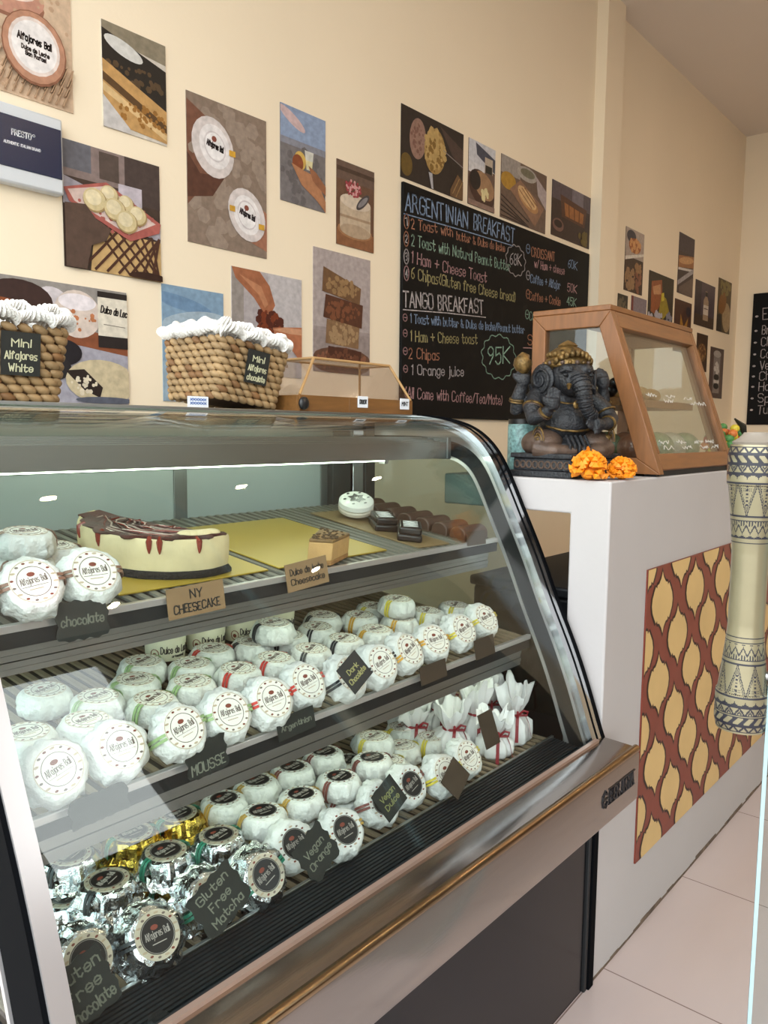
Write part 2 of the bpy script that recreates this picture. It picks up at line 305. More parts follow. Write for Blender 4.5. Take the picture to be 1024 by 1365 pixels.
photo('print of cheese bread balls on a red patterned plate', 1.066, 1.356, 1.667, 1.987, '46372f', [
    ('r', 0, .72, 1, 1, '8c7a76'), ('r', 0, .78, .28, 1, '6b6a72'), ('r', .36, .76, .56, .98, '584a44'), ('r', .62, .62, 1, 1, '4a3d3a'), ('r', .55, .6, .8, .76, 'c6bcc6'), ('p', [(0, .72), (1, .5), (1, .35), (0, .5)], 'a9a3ad'),
    ('p', [(.3, .36), (1, .34), (1, 0), (.25, 0)], 'c9a671')] + [('s', [(.3 + .12 * i, .36), (.3 + .12 * i + .35, 0)], .022, '4f3125') for i in range(6)] + [('s', [(.3 + .12 * i, 0), (.3 + .12 * i + .35, .36)], .022, '4f3125') for i in range(-1, 6)] + [
    ('p', [(.0, .62), (.42, .74), (1, .50), (.98, .42), (.66, .30), (.05, .52)], 'b2625a'), ('p', [(.04, .61), (.42, .71), (.94, .49), (.64, .35), (.1, .53)], 'd9c0b8'), ('b', .5, .5, .42, .16, 40, .02, 'b2625a'),
    ('e', 0.45, 0.64, 0.095, 0.078, 0, 'a98e62'), ('e', 0.444, 0.648, 0.088, 0.072, 0, 'd9c698'), ('e', 0.434, 0.660, 0.063, 0.049, 0, 'eadbb6'), ('e', 0.62, 0.60, 0.085, 0.070, 0, 'a98e62'), ('e', 0.614, 0.608, 0.079, 0.065, 0, 'd9c698'), ('e', 0.604, 0.620, 0.056, 0.044, 0, 'eadbb6'), ('e', 0.30, 0.57, 0.120, 0.098, 0, 'a98e62'), ('e', 0.294, 0.578, 0.112, 0.091, 0, 'd9c698'), ('e', 0.284, 0.590, 0.079, 0.062, 0, 'eadbb6'), ('e', 0.74, 0.52, 0.100, 0.082, 0, 'a98e62'), ('e', 0.734, 0.528, 0.093, 0.076, 0, 'd9c698'), ('e', 0.724, 0.540, 0.066, 0.052, 0, 'eadbb6'), ('e', 0.50, 0.53, 0.115, 0.094, 0, 'a98e62'), ('e', 0.494, 0.538, 0.107, 0.087, 0, 'd9c698'), ('e', 0.484, 0.550, 0.076, 0.060, 0, 'eadbb6'), ('e', 0.62, 0.45, 0.115, 0.094, 0, 'a98e62'), ('e', 0.614, 0.458, 0.107, 0.087, 0, 'd9c698'), ('e', 0.604, 0.470, 0.076, 0.060, 0, 'eadbb6'), 
    ('p', [(0, .5), (.2, .52), (.3, .42), (.45, .36), (.4, .26), (.25, .2), (.2, 0), (0, 0)], '5a463c'), ('e', .85, .02, .22, .04, 0, '3a231b')])
photo('print of a bitten cookie with jar and wrapped cookies behind, above the left basket', 0.80, 1.243, 1.312, 1.622, '9b948f', [
    ('r', 0, .0, 1, .52, 'a9a6b2'), ('p', [(0, .62), (1, .44), (1, .58), (0, .78)], '8a5034'), ('e', .52, .76, .13, .2, .1, 'd5ccd0'), ('e', .32, .82, .2, .16, 0, '3e2a26'), ('e', .28, .74, .13, .07, -.4, '8c4c2c'), ('e', .67, .76, .15, .2, 0, 'dccbc0'), ('e', .67, .86, .12, .07, 0, 'efe6ea'), ('b', .67, .72, .12, .1, 18, .012, 'c07a50'),
    ('r', .80, .5, 1, .98, '2a2322'), ('r', .80, .60, 1, .93, 'e5dccb'), ('t', 'Dulce de Lec', .82, .80, .995, .78, .06, .008, '332c2a'), ('s', [(.84, .70), (.98, .69)], .006, '8a8078'), ('e', .57, .43, .12, .11, 0, '221f24'), ('e', .5, .3, .12, .11, 0, '2a2729'), ('e', .82, .2, .24, .19, -.1, 'cdbd9c'), ('p', [(.58, .28), (.7, .3), (.82, .15), (.8, .06), (.7, .12)], '2d221f'), ('b', .7, .17, .09, .08, 26, .012, 'e0d4bc'), ('e', .84, .04, .2, .03, 0, '5d606e')])
photo('print of pale blue cloudy sky behind the right basket', 1.358, 1.579, 1.33, 1.665, '86a3bd', [
    ('e', .3, .86, .5, .06, -.1, '7393b4'), ('e', .5, .7, .55, .10, .1, 'a9bccb'), ('e', .7, .55, .4, .08, -.1, 'b7c6d1'), ('r', 0, 0, 1, .35, '9db2c2'), ('e', .48, .42, .1, .02, -.6, 'b23a30')])
photo('print of two hands pulling a dark filled cookie apart', 1.612, 1.912, 1.425, 1.755, 'b6aeb0', [
    ('r', 0, 0, .16, 1, '9d948f'), ('r', .5, .5, 1, 1, 'c6c0c2'), ('p', [(0, 1), (.38, 1), (.52, .88), (.6, .7), (.5, .56), (.42, .62), (.3, .74), (.05, .9)], 'a86a4b'), ('p', [(.1, .94), (.36, .78), (.45, .66), (.5, .7), (.4, .86)], 'c08562'), ('b', .52, .42, .2, .25, 90, .04, '54261c'), ('b', .52, .42, .17, .22, 40, .035, '7d3a22'), ('e', .58, .30, .14, .1, .3, '9c4420'), ('p', [(.56, .48), (.75, .50), (1, .52), (1, .14), (.92, .22), (.78, .33), (.62, .36)], 'b87453'), ('p', [(.56, .46), (.8, .44), (1, .44), (1, .50), (.75, .5)], 'd09a78'), ('b', .66, .1, .12, .04, 14, .02, '6a4434')])
photo('print of four stacked crumbly brown bars on pale lilac', 1.968, 2.265, 1.455, 1.878, 'b4a7a5', [
    ('r', 0, .34, 1, .37, 'a39694'), ('r', 0, .0, 1, .34, '9d8f8c'), ('e', .5, .1, .55, .12, 0, '6b4a3a'), ('b', .5, .1, .5, .08, 60, .03, '8a5a44'),
    ('p', [(.2, .02), (.82, .02), (.84, .2), (.25, .22)], '4e2c20'), ('b', .5, .12, .28, .08, 50, .03, '6d4230'), ('p', [(.2, .24), (.78, .22), (.8, .42), (.22, .44)], '8a6a4c'), ('b', .5, .33, .27, .09, 60, .03, 'a98a66'), ('p', [(.16, .45), (.84, .40), (.86, .6), (.2, .64)], '5a3626'), ('b', .5, .52, .3, .08, 60, .03, '7d4c34'), ('p', [(.14, .66), (.8, .60), (.82, .74), (.16, .86)], '75553a'), ('b', .48, .72, .3, .07, 60, .03, '9c7b55')])
G2 = 'breakfast photographs above the chalkboard'
photo('print of pale scrambled eggs and round bread on black, leftmost above the chalkboard', 2.437, 2.852, 2.222, 2.491, '2c2320', [
    ('p', [(.6, .95), (1, .75), (1, .45), (.8, .62)], '4d3c36'), ('e', .25, .62, .125, .29, -.05, '9c7a6c'), ('b', .25, .62, .1, .24, 24, .018, '7f5a4e'), ('e', .08, .2, .09, .16, 0, '6a5322'), ('e', .52, .55, .17, .33, -.05, 'a8874f'), ('b', .52, .58, .17, .28, 90, .03, 'c2a267'), ('b', .52, .5, .15, .25, 40, .025, '86652f'), ('s', [(.66, .62), (1, .5)], .012, '8d8583'), ('p', [(.42, .22), (.48, .22), (.5, .0), (.47, 0)], 'b5b3ba'), ('p', [(.78, .1), (.9, .36), (1, .28), (1, 0), (.78, 0)], '6d5034'), ('s', [(.82, .05), (.93, .3)], .01, 'a58456'), ('s', [(.88, .02), (.98, .26)], .01, 'a58456')], group=G2)
photo('narrow print of a bread bowl by a bright window, second above the chalkboard', 2.892, 3.10, 2.222, 2.492, '6e574c', [
    ('r', 0, .62, 1, 1, 'cfcfd6'), ('p', [(.25, .98), (1, .84), (1, .62), (.3, .8)], '4a4d5c'), ('r', 0, .5, .6, .66, 'd8d6da'), ('r', .6, .58, .9, .82, 'c2b2a0'), ('r', .62, .58, .88, .7, '2c2a26'), ('e', .5, .3, .5, .27, -.2, '4a3129'), ('e', .58, .36, .4, .2, -.2, 'a37f5e'), ('e', .25, .4, .2, .15, 0, '241c1c'), ('b', .6, .22, .15, .09, 16, .05, 'e2d3a0'), ('r', 0, 0, 1, .08, '8f7468')], group=G2)
photo('print of a pressed ham toast on brown paper, third above the chalkboard', 3.151, 3.565, 2.22, 2.495, '6f5a4e', [
    ('r', 0, .72, .4, 1, 'a39a94'), ('e', .55, .86, .22, .12, 0, 'b0a79f'), ('e', .56, .88, .16, .07, 0, '7a7460'), ('e', .15, .62, .16, .14, 0, 'b58a34'), ('p', [(.75, .9), (1, .72), (1, .4), (.8, .6)], 'b5a7a8'), ('p', [(.18, .5), (.4, .72), (.95, .42), (.75, .05)], '94705a'), ('e', .58, .44, .26, .13, -.55, 'b98a5c'), ('e', .56, .48, .24, .11, -.55, 'd6b181'), ('s', [(.38, .56), (.66, .34)], .016, '8a5c34'), ('s', [(.44, .6), (.72, .38)], .016, '8a5c34'), ('s', [(.5, .62), (.77, .42)], .016, '8a5c34')] + [('s', [(0, .36 - .08 * i), (.6, .1 - .08 * i)], .012, '4a3c36') for i in range(5)], group=G2)
photo('dark print of grilled toast with a sauce pot, rightmost above the chalkboard', 3.624, 4.044, 2.232, 2.497, '3c2c29', [
    ('r', 0, .68, 1, 1, '5d5158'), ('r', .5, .74, .8, 1, '7b727c'), ('p', [(.2, .8), (.9, .72), (.85, .36), (.25, .4)], '5a3a2b'), ('p', [(.3, .68), (.82, .62), (.8, .42), (.34, .44)], 'a0683a'), ('s', [(.42, .66), (.44, .44)], .02, '6b3d20'), ('s', [(.56, .65), (.58, .43)], .02, '6b3d20'), ('s', [(.7, .64), (.7, .43)], .02, '6b3d20'), ('e', .16, .22, .14, .12, 0, '7a5a50'), ('e', .16, .24, .1, .07, 0, '2b1a18'), ('b', .85, .15, .14, .12, 20, .04, '6b5a2a')], group=G2)
G3 = 'food photographs on the far part of the wall'
dish = lambda a, b, c: [('e', .5, .5, .4, .25, 0, a), ('b', .5, .5, .32, .2, 40, .05, b), ('b', .5, .55, .25, .15, 22, .05, c)]
photo('tall collage print of dishes split by a white diagonal, next to the pilaster', 4.51, 4.775, 2.085, 2.445, '4a382e', [
    ('r', 0, .55, 1, 1, 'b5a59b'), ('e', .3, .88, .25, .1, 0, '45404a'), ('e', .5, .75, .33, .12, 0, 'a8623a'), ('b', .5, .75, .3, .1, 24, .06, 'd8a06a'), ('p', [(0, .48), (1, .64), (1, .68), (0, .54)], 'e5ddd2'), ('b', .3, .2, .28, .16, 40, .07, '9c7a58'), ('b', .72, .22, .2, .2, 30, .06, '8a5a44'), ('b', .75, .42, .2, .06, 20, .06, 'a07a55')], group=G3)
photo('tall print of a sandwich over a slatted tray, highest on the far wall part', 5.35, 5.635, 2.185, 2.575, '4a3a38', [
    ('r', 0, .7, 1, 1, '4d4248'), ('p', [(0, .62), (1, .7), (1, .5), (0, .42)], 'a9744c'), ('e', .5, .58, .48, .06, .1, 'd2a271'), ('p', [(0, .42), (1, .48), (1, .44), (0, .38)], 'd8d2d0'), ('p', [(0, .2), (1, .5), (1, .42), (0, .12)], 'aaa4a8'), ('p', [(.1, .1), (1, .35), (1, 0), (.1, 0)], '6d5b52')], group=G3)
photo('print of bread in yellow and red wrapping on the far wall part', 4.876, 5.288, 1.95, 2.255, '3c3328', [
    ('p', [(.1, .8), (.5, .9), (.55, .5), (.3, .15), (.1, .2)], '9c5a34'), ('p', [(.15, .7), (.45, .8), (.48, .6), (.2, .55)], 'c8946a'), ('p', [(.5, .6), (.7, .55), (.85, .3), (.6, .1), (.42, .2)], '9d8a2c'), ('p', [(.5, .62), (.6, .66), (.62, .5), (.52, .46)], 'd8c53c'), ('b', .3, .12, .28, .1, 18, .05, 'b8b4c0'), ('b', .85, .15, .15, .12, 14, .05, '8a8894')], group=G3)
photo('small print of dark cakes beside the pilaster, low above the wooden cabinet', 4.435, 4.572, 1.90, 2.055, '3a342c', [('b', .5, .6, .4, .3, 30, .1, '6d624e'), ('r', 0, 0, 1, .12, 'd8d5d0'), ('b', .4, .25, .3, .1, 12, .09, '1e1a18')], group=G3)
photo('small lilac print with red edge, low above the wooden cabinet', 4.625, 4.853, 1.86, 2.068, '8d8088', [('r', 0, 0, .12, 1, '7d3b34'), ('r', .1, .0, 1, .25, '4f423c'), ('b', .5, .25, .3, .08, 14, .08, 'c4b4a0')], group=G3)
photo('print of a folded yellow pastry on brown, above the wooden cabinet edge', 5.325, 5.637, 1.80, 2.143, '54352a', [('p', [(.3, .1), (.7, .1), (.8, .7), (.55, .5), (.35, .75)], 'a8792e'), ('p', [(.4, .2), (.6, .2), (.65, .5), (.5, .35)], 'd9ab52'), ('e', .8, .82, .14, .1, 0, '2c2430')], group=G3)
photo('print of a labelled bottle against purple grey on the far wall part', 5.694, 6.105, 2.015, 2.322, '55464e', [('r', 0, 0, 1, .25, '4b3a2e'), ('r', 0, .25, .3, 1, '3f3338'), ('p', [(.42, .15), (.68, .15), (.68, .6), (.6, .7), (.6, .82), (.5, .82), (.5, .7), (.42, .6)], 'a89078'), ('r', .42, .28, .68, .5, 'd8ccc0'), ('r', .5, .7, .6, .8, '2b2422'), ('s', [(.46, .42), (.64, .42)], .02, '6a5048')], group=G3)
photo('narrow print of pale round bread, rightmost on the far wall part', 6.175, 6.478, 2.018, 2.405, '5d4a2c', [('e', .7, .3, .32, .28, -.2, 'b59a72'), ('e', .35, .55, .3, .2, .4, '8d5f2c'), ('p', [(.0, .3), (.25, .35), (.4, 0), (0, 0)], '2d241e'), ('b', .5, .85, .4, .12, 24, .08, '8a7a44')], group=G3)
photo('small print of a brown pastry peeking out above the cabinet corner', 5.775, 6.0, 1.70, 1.963, '4a3628', dish('7a5a3a', 'a8804e', '6a4428'), group=G3)
photo('lowest tall print of a black and white glass, beside the far corner', 6.075, 6.378, 1.52, 1.893, '5d4a44', [('r', .25, .1, .75, .9, '8f8580'), ('e', .5, .88, .28, .07, 0, 'b5aca6'), ('b', .5, .6, .2, .1, 20, .06, 'd8d2cc'), ('e', .5, .42, .2, .06, 0, '1d1a1a'), ('e', .5, .24, .2, .06, 0, '1d1a1a'), ('r', .3, .3, .7, .36, 'd5cfca')], group=G3)
photo('sliver of a dark print at the top edge of the wooden cabinet', 4.262, 4.38, 1.80, 1.952, '3a2d28', [('b', .5, .5, .4, .3, 20, .1, '6a5240')], group=G3)
# wall-mounted device, top left
t = thing('wall_sign_box', 'pale plastic framed box with navy panel fixed at the left edge of the wall', 'sign', (0.90, 2.0, 1.845))
MB().box((0.76, 1.968, 1.835), (1.056, 2.0, 2.02), M('pale_plastic', 'c9ccd0', 0.4)).build('housing', t, bevel=0.006)
fn = lambda s, q, l: (s, 1.9655 - l, q)
MB().box((0.775, 1.9655, 1.872), (1.050, 1.969, 1.992), M('navy_panel', '16213f', 0.25)).build('panel', t, bevel=0.001)
mb = MB(); mw = M('sign_white', 'e8e8ec', 0.5); write(mb, 'PRESTO', 0.925, 1.948, 0.972, 1.948, 0.013, mw, fn, th=0.0022, jit=0)
stroke(mb, circ(0.979, 1.959, 0.003, 0.003, 8), 0.001, mw, fn)
write(mb, 'AUTHENTIC ITALIAN BRAND', 0.905, 1.925, 0.995, 1.925, 0.006, mw, fn, th=0.0012, jit=0); mb.build('lettering', t, smooth=False)
# ------------------------------------------------------------------ chalkboard menu
m_board = M('chalkboard_black', '08080a', 0.6, var=0.3, scale=3, spec=.2)
CH = {'b': M('chalk_blue', '8194b0', 0.9, var=0.4, scale=90), 'o': M('chalk_orange', 'ab765c', 0.9, var=0.4, scale=90), 'g': M('chalk_green', '8aa592', 0.9, var=0.4, scale=90), 'p': M('chalk_pink', 'b08888', 0.9, var=0.4, scale=90),
      'y': M('chalk_yellow', 'a39869', 0.9, var=0.4, scale=90), 'w': M('chalk_white', 'b3aaaa', 0.9, var=0.4, scale=90), 'm': M('chalk_mint', '8cad9a', 0.9, var=0.4, scale=90)}
t = thing('chalkboard_menu', 'large black chalkboard menu handwritten in coloured chalk on the cream wall', 'chalkboard', (3.236, 2.0, 1.305))
MB().box((2.441, 1.985, 1.305), (4.03, 1.998, 2.203), m_board).build('board', t, bevel=0.002)
bf = lambda s, q, l: (s, 1.985 - l, q)
LINES = [('ARGENTINIAN',2.454,2.097,2.877,2.115,0.065,'b'),('BREAKFAST',2.923,2.119,3.257,2.122,0.064,'b'),('2 Toast with',2.493,2.038,2.769,2.058,0.037,'o'),('butter & Dulce de leche',2.799,2.051,3.179,2.067,0.032,'o'),
('2 Toast with Natural Peanut Butter',2.495,1.974,3.228,1.988,0.042,'g'),('1 Ham + Cheese Toast',2.496,1.908,3.033,1.907,0.043,'p'),('6 Chipas(Gluten free Cheese bread)',2.497,1.848,3.280,1.856,0.042,'y'),('TANGO BREAKFAST',2.448,1.734,3.013,1.771,0.058,'w'),
('1 Toast with butter & Dulce de leche/Peanut butter',2.495,1.676,3.372,1.720,0.034,'b'),('1 Ham + Cheese toast',2.496,1.604,2.970,1.634,0.040,'y'),('2 Chipas',2.487,1.537,2.690,1.544,0.040,'o'),('1 Orange juice',2.506,1.474,2.869,1.488,0.038,'w'),('(All Come with Coffee/Tea/Mate)',2.462,1.381,3.186,1.374,0.042,'p'),
('95K',3.060,1.555,3.245,1.570,0.075,'m'),('68K',3.226,2.022,3.327,2.027,0.050,'w'),('CROISSANT',3.419,2.088,3.648,2.102,0.043,'o'),('w/ Ham + cheese',3.451,2.042,3.754,2.053,0.036,'p'),('60K',3.791,2.096,3.891,2.098,0.041,'b'),('Coffee + Alfajor',3.417,1.965,3.715,1.975,0.038,'b'),('50K',3.793,1.976,3.896,1.979,0.041,'p'),
('Coffee + Cookie',3.411,1.884,3.721,1.894,0.038,'o'),('45K',3.791,1.907,3.894,1.909,0.041,'g'),('Coffee + C',3.417,1.790,3.641,1.800,0.039,'g'),('Sp',3.408,1.668,3.493,1.673,0.048,'o')]
for (tx, a, b, c, d, h, k) in LINES:
    mb = MB(); write(mb, tx, a, b, c, d, h, CH[k], bf, th=0.0062 if h > 0.05 else 0.0041); mb.build('chalk_line', t, smooth=False)
mb = MB()
for i, (x, z) in enumerate([(2.461,2.058),(2.461,1.992),(2.463,1.925),(2.465,1.862)]):
    stroke(mb, circ(x, z, 0.015, 0.028, 14), 0.004, CH['bowp'[i] if i else 'o'], bf); write(mb, str(i + 1), x - 0.006, z - 0.014, x + 0.006, z - 0.014, 0.028, CH['w'], bf, th=0.004)
for (x, z) in [(2.460,1.692),(2.462,1.632),(2.464,1.563),(2.467,1.494)]:
    stroke(mb, circ(x, z, 0.013, 0.014, 12), 0.0035, CH['p'], bf); stroke(mb, [(x - 0.006, z), (x + 0.006, z)], 0.0035, CH['p'], bf)
for (x, z), k in zip([(3.385,2.117),(3.392,1.995),(3.396,1.908),(3.394,1.812)], 'bwog'):
    stroke(mb, circ(x, z, 0.017, 0.021, 12), 0.004, CH[k], bf); stroke(mb, [(x - 0.007, z), (x + 0.007, z)], 0.004, CH[k], bf)
mb.build('bullet_marks', t, smooth=False)
mb = MB()
for a, b, k in (((2.445, 2.083), (3.249, 2.106), 'b'), ((2.448, 1.721), (3.031, 1.757), 'w'), ((3.367, 1.652), (3.494, 1.655), 'p')): stroke(mb, [a, ((a[0]+b[0])/2, (a[1]+b[1])/2 + 0.003), b], 0.004, CH[k], bf)
mb.build('underlines', t, smooth=False)
mb = MB(); stroke(mb, circ(3.152, 1.592, 0.142, 0.098, 72, 0, 0.055, 13), 0.0045, CH['m'], bf); mb.build('price_cloud', t, smooth=False)
mb = MB(); stroke(mb, circ(3.277, 2.044, 0.085, 0.068, 60, 0, 0.06, 11), 0.0042, CH['w'], bf); mb.build('price_cloud', t, smooth=False)
# second board on the end wall
t = thing('chalkboard_menu', 'second chalkboard cut off by the right edge, on the far end wall', 'chalkboard', (6.65, 1.4, 1.32))
MB().box((6.632, 0.9, 1.325), (6.648, 1.878, 2.335), m_board).build('board', t, bevel=0.002)
ff = lambda s, q, l: (6.632 - l, -s, q)
for i, (tx, z, w) in enumerate([('Em', 2.13, .1), ('Bread', 2.02, .16), ('Choc', 1.93, .13), ('Cake', 1.84, .13), ('Vegan', 1.75, .16), ('Chia', 1.67, .13), ('Ham', 1.59, .12), ('Spin', 1.50, .13), ('Tuna', 1.41, .14)]):
    mb = MB(); write(mb, tx, -1.80, z, -1.80 + w, z, 0.065 if i else 0.085, CH['w'], ff, th=0.0055)
    fill(mb, circ(-1.845, z + 0.03, 0.012, 0.008, 8)[:-1], CH['w'], ff, 0.0006); mb.build('chalk_line', t, smooth=False)
# ------------------------------------------------------------------ curved glass display case
X0, X1 = 0.350, 1.588
m_steel = M('brushed_steel', 'a09a95', 0.16, 1.0, var=0.06, scale=3, stretch=(1, 12, 12), bump=0.015, bscale=20)
m_chrome = M('chrome', 'c8ccd0', 0.12, 1.0); m_alu = M('ridged_aluminium', 'a9aba9', 0.38, 1.0, var=0.05, scale=6, stretch=(1, 10, 10))
m_paleal = M('pale_aluminium', 'd9d4d4', 0.32, 0.75); m_black = M('black_trim', '07080b', 0.75, spec=.05); m_blackpanel = M('black_gloss_panel', '0d0e13', 0.2, var=.2, scale=4, spec=.3)
m_glass = glass_mat('case_glass', (0.955, 0.985, 0.97), 0.042); m_eglass = glass_mat('end_case_glass', (.70, .78, .76), .05); m_brass = M('worn_brass_edge', '9c8466', 0.25, 1.0, var=0.25, scale=10, stretch=(1, 8, 8))
m_rubber = M('dark_rubber', '17181a', 0.6)
PROF = [(.709, .575), (.725, .614), (.755, .700), (.795, .795), (.835, .874), (.876, .972), (.918, 1.054), (.960, 1.139), (.985, 1.183), (1.012, 1.217), (1.045, 1.243), (1.085, 1.262), (1.135, 1.274), (1.19, 1.281), (1.25, 1.283)]
def smooth_prof(P, k=4):
    out = []
    for i in range(len(P) - 1):
        p0, p1, p2, p3 = P[max(0, i-1)], P[i], P[i+1], P[min(len(P)-1, i+2)]
        for j in range(k):
            u = j / k; out.append(tuple(0.5 * (2*p1[a] + (p2[a]-p0[a])*u + (2*p0[a]-5*p1[a]+4*p2[a]-p3[a])*u*u + (3*p1[a]-p0[a]-3*p2[a]+p3[a])*u**3) for a in (0, 1)))
    return out + [P[-1]]
# straighten the lower part a little: fitted line through the measured points
PR = smooth_prof(PROF)
for _ in range(6): PR = [PR[0]] + [((PR[i-1][0] + 2*PR[i][0] + PR[i+1][0]) / 4, (PR[i-1][1] + 2*PR[i][1] + PR[i+1][1]) / 4) for i in range(1, len(PR)-1)] + [PR[-1]]
PR += [(1.33, 1.283), (1.42, 1.283)]
def offs(P, d):
    out = []
    for i in range(len(P)):
        a, b = P[max(0, i-1)], P[min(len(P)-1, i+1)]; t = Vector((b[0]-a[0], b[1]-a[1])).normalized(); out.append((P[i][0] + t.y * d, P[i][1] - t.x * d))
    return out
case = thing('display_case', 'curved glass refrigerated display case with steel front ledge, full of wrapped cookies', 'display case', ((X0 + X1) / 2, 1.05, 0))
def skin(mb, P, Q, x0, x1, mat):     # smooth swept sheet between outer profile P and inner profile Q
    k = len(P); vs = [(x, p[0], p[1]) for x in (x0, x1) for L in (P, Q) for p in L]; fs = []
    for i in range(k - 1):
        a, b, c, d = i, k + i, 2*k + i, 3*k + i
        fs += [(a, a+1, c+1, c), (b, d, d+1, b+1), (a, b, b+1, a+1), (c, c+1, d+1, d)]
    fs += [(0, 2*k, 3*k, k), (k-1, 2*k-1, 4*k-1, 3*k-1)]
    mb.add(vs, fs, mat); return mb
skin(MB(), PR, offs(PR, .006), X0 + .022, X1 - .045, m_glass).build('curved_glass', case)
# end frames: chrome or pale metal band over the glass edge, with dark and bright strips on the side
fr = MB(); skin(fr, offs(PR, -.004), offs(PR, .012), X0 + .002, X0 + .026, m_paleal); fr.build('end_frame', case)
fr = MB(); skin(fr, offs(PR, -.006), offs(PR, .012), X1 - .050, X1 - .004, m_chrome); skin(fr, offs(PR, -.008), offs(PR, -.003), X1 - .008, X1 + .002, m_black)
skin(fr, offs(PR, -.0075), offs(PR, -.0055), X1 - .0300, X1 - .0265, m_black); fr.build('end_frame', case)
for sx, xa, xb in ((0, X0 - .004, X0 + .002), (1, X1 - .006, X1)):
    mb = MB(); skin(mb, offs(PR, 0.0), offs(PR, .075 if sx == 0 else .045), xa, xb, m_black if sx == 0 else m_paleal)
    if sx: skin(mb, offs(PR, .045), offs(PR, .080), xa, xb, m_rubber)
    skin(mb, offs(PR, .080), offs(PR, .088), xa - .002, xb + .002, m_paleal); mb.build('end_border', case)
    inner = offs(PR, .088); poly = [p for p in inner if p[1] > .60] + [(1.40, .60)]
    MB().extr(poly, YZ, xa + .001, xb - .001, m_eglass).build('end_glass', case, smooth=False)
# steel ledge below the glass
led = [(.720, .580), (.708, .590), (.700, .590), (.640, .588), (.628, .583), (.625, .574), (.625, .480), (.628, .473), (.720, .472)]
mb = MB(); mb.extr(led, YZ, X0 - .01, X1 - .003, m_steel); mb.build('front_ledge', case, bevel=0.002)
mb = MB(); mb.tube([(X0 - .012, .6335, .5835), (X1 - .002, .6335, .5835)], .0085, m_brass, 14); mb.build('ledge_edge', case)
mb = MB(); mb.box((X0 + .03, .700, .5895), (X1 - .04, .709, .596), M('glass_seat_trim', 'b59a8c', .35, .6)); mb.box((X0 + .03, .708, .590), (X1 - .04, .714, .594), m_rubber); mb.build('glass_seat', case)
m_badge = M('badge_black', '15151a', .4); mb = MB(); bfn = lambda s, q, l: (s, .625 - l, q)
write(mb, 'BERJAYA', 1.442, .519, 1.556, .519, .027, m_badge, bfn, th=.0040, lift=.0022, jit=0); stroke(mb, [(1.437, .517), (1.560, .517)], .0025, m_badge, bfn, .0018); stroke(mb, [(1.437, .548), (1.560, .548)], .0025, m_badge, bfn, .0018)
stroke(mb, [(1.428, .541), (1.420, .548), (1.411, .541), (1.409, .531), (1.413, .520), (1.422, .517), (1.430, .523)], .005, m_badge, bfn, .0022); stroke(mb, [(1.409, .532), (1.432, .532)], .003, m_badge, bfn, .0022); mb.build('maker_badge', case, smooth=False)
# base
mb = MB(); mb.box((X0 + .01, .722, .0), (1.555, 1.40, .470), m_blackpanel); mb.build('base_cabinet', case, bevel=.003)
mb = MB(); mb.box((1.556, .716, .0), (1.568, .75, .471), m_rubber); mb.box((1.570, .712, .0), (1.594, .75, .471), m_black); mb.build('base_corner_post', case, bevel=.002)
mb = MB(); mb.box((X0, .722, .4705), (X1, 1.42, .545), m_rubber); mb.build('well_floor', case)
# ribbed air grille in front of the deck
m_grille = M('ribbed_black_plastic', '24272b', .5, spec=.3); m_slot = M('grille_slot', '0b0c0d', .6)
mb = MB(); mb.add([(X0+.03, .716, .545), (X1-.03, .716, .545), (X1-.03, .815, .545), (X0+.03, .815, .545), (X0+.03, .716, .556), (X1-.03, .716, .556), (X1-.03, .815, .566), (X0+.03, .815, .566)], [(0,1,2,3), (4,5,6,7), (0,1,5,4), (1,2,6,5), (2,3,7,6), (3,0,4,7)], m_slot)
for i in range(14):
    y = .720 + i * .0067; z = .556 + (y - .716) * .1; mb.box((X0 + .03, y, z - .002), (X1 - .03, y + .0042, z + .0028), m_grille)
mb.build('air_grille', case, smooth=False)
t_knob = MB(); t_knob.lathe([(.013, 0), (.013, .006), (.010, .009), (.0, .009)], m_rubber, 20, Matrix.Translation((.485, .745, .562))); t_knob.build('grille_knob', case)
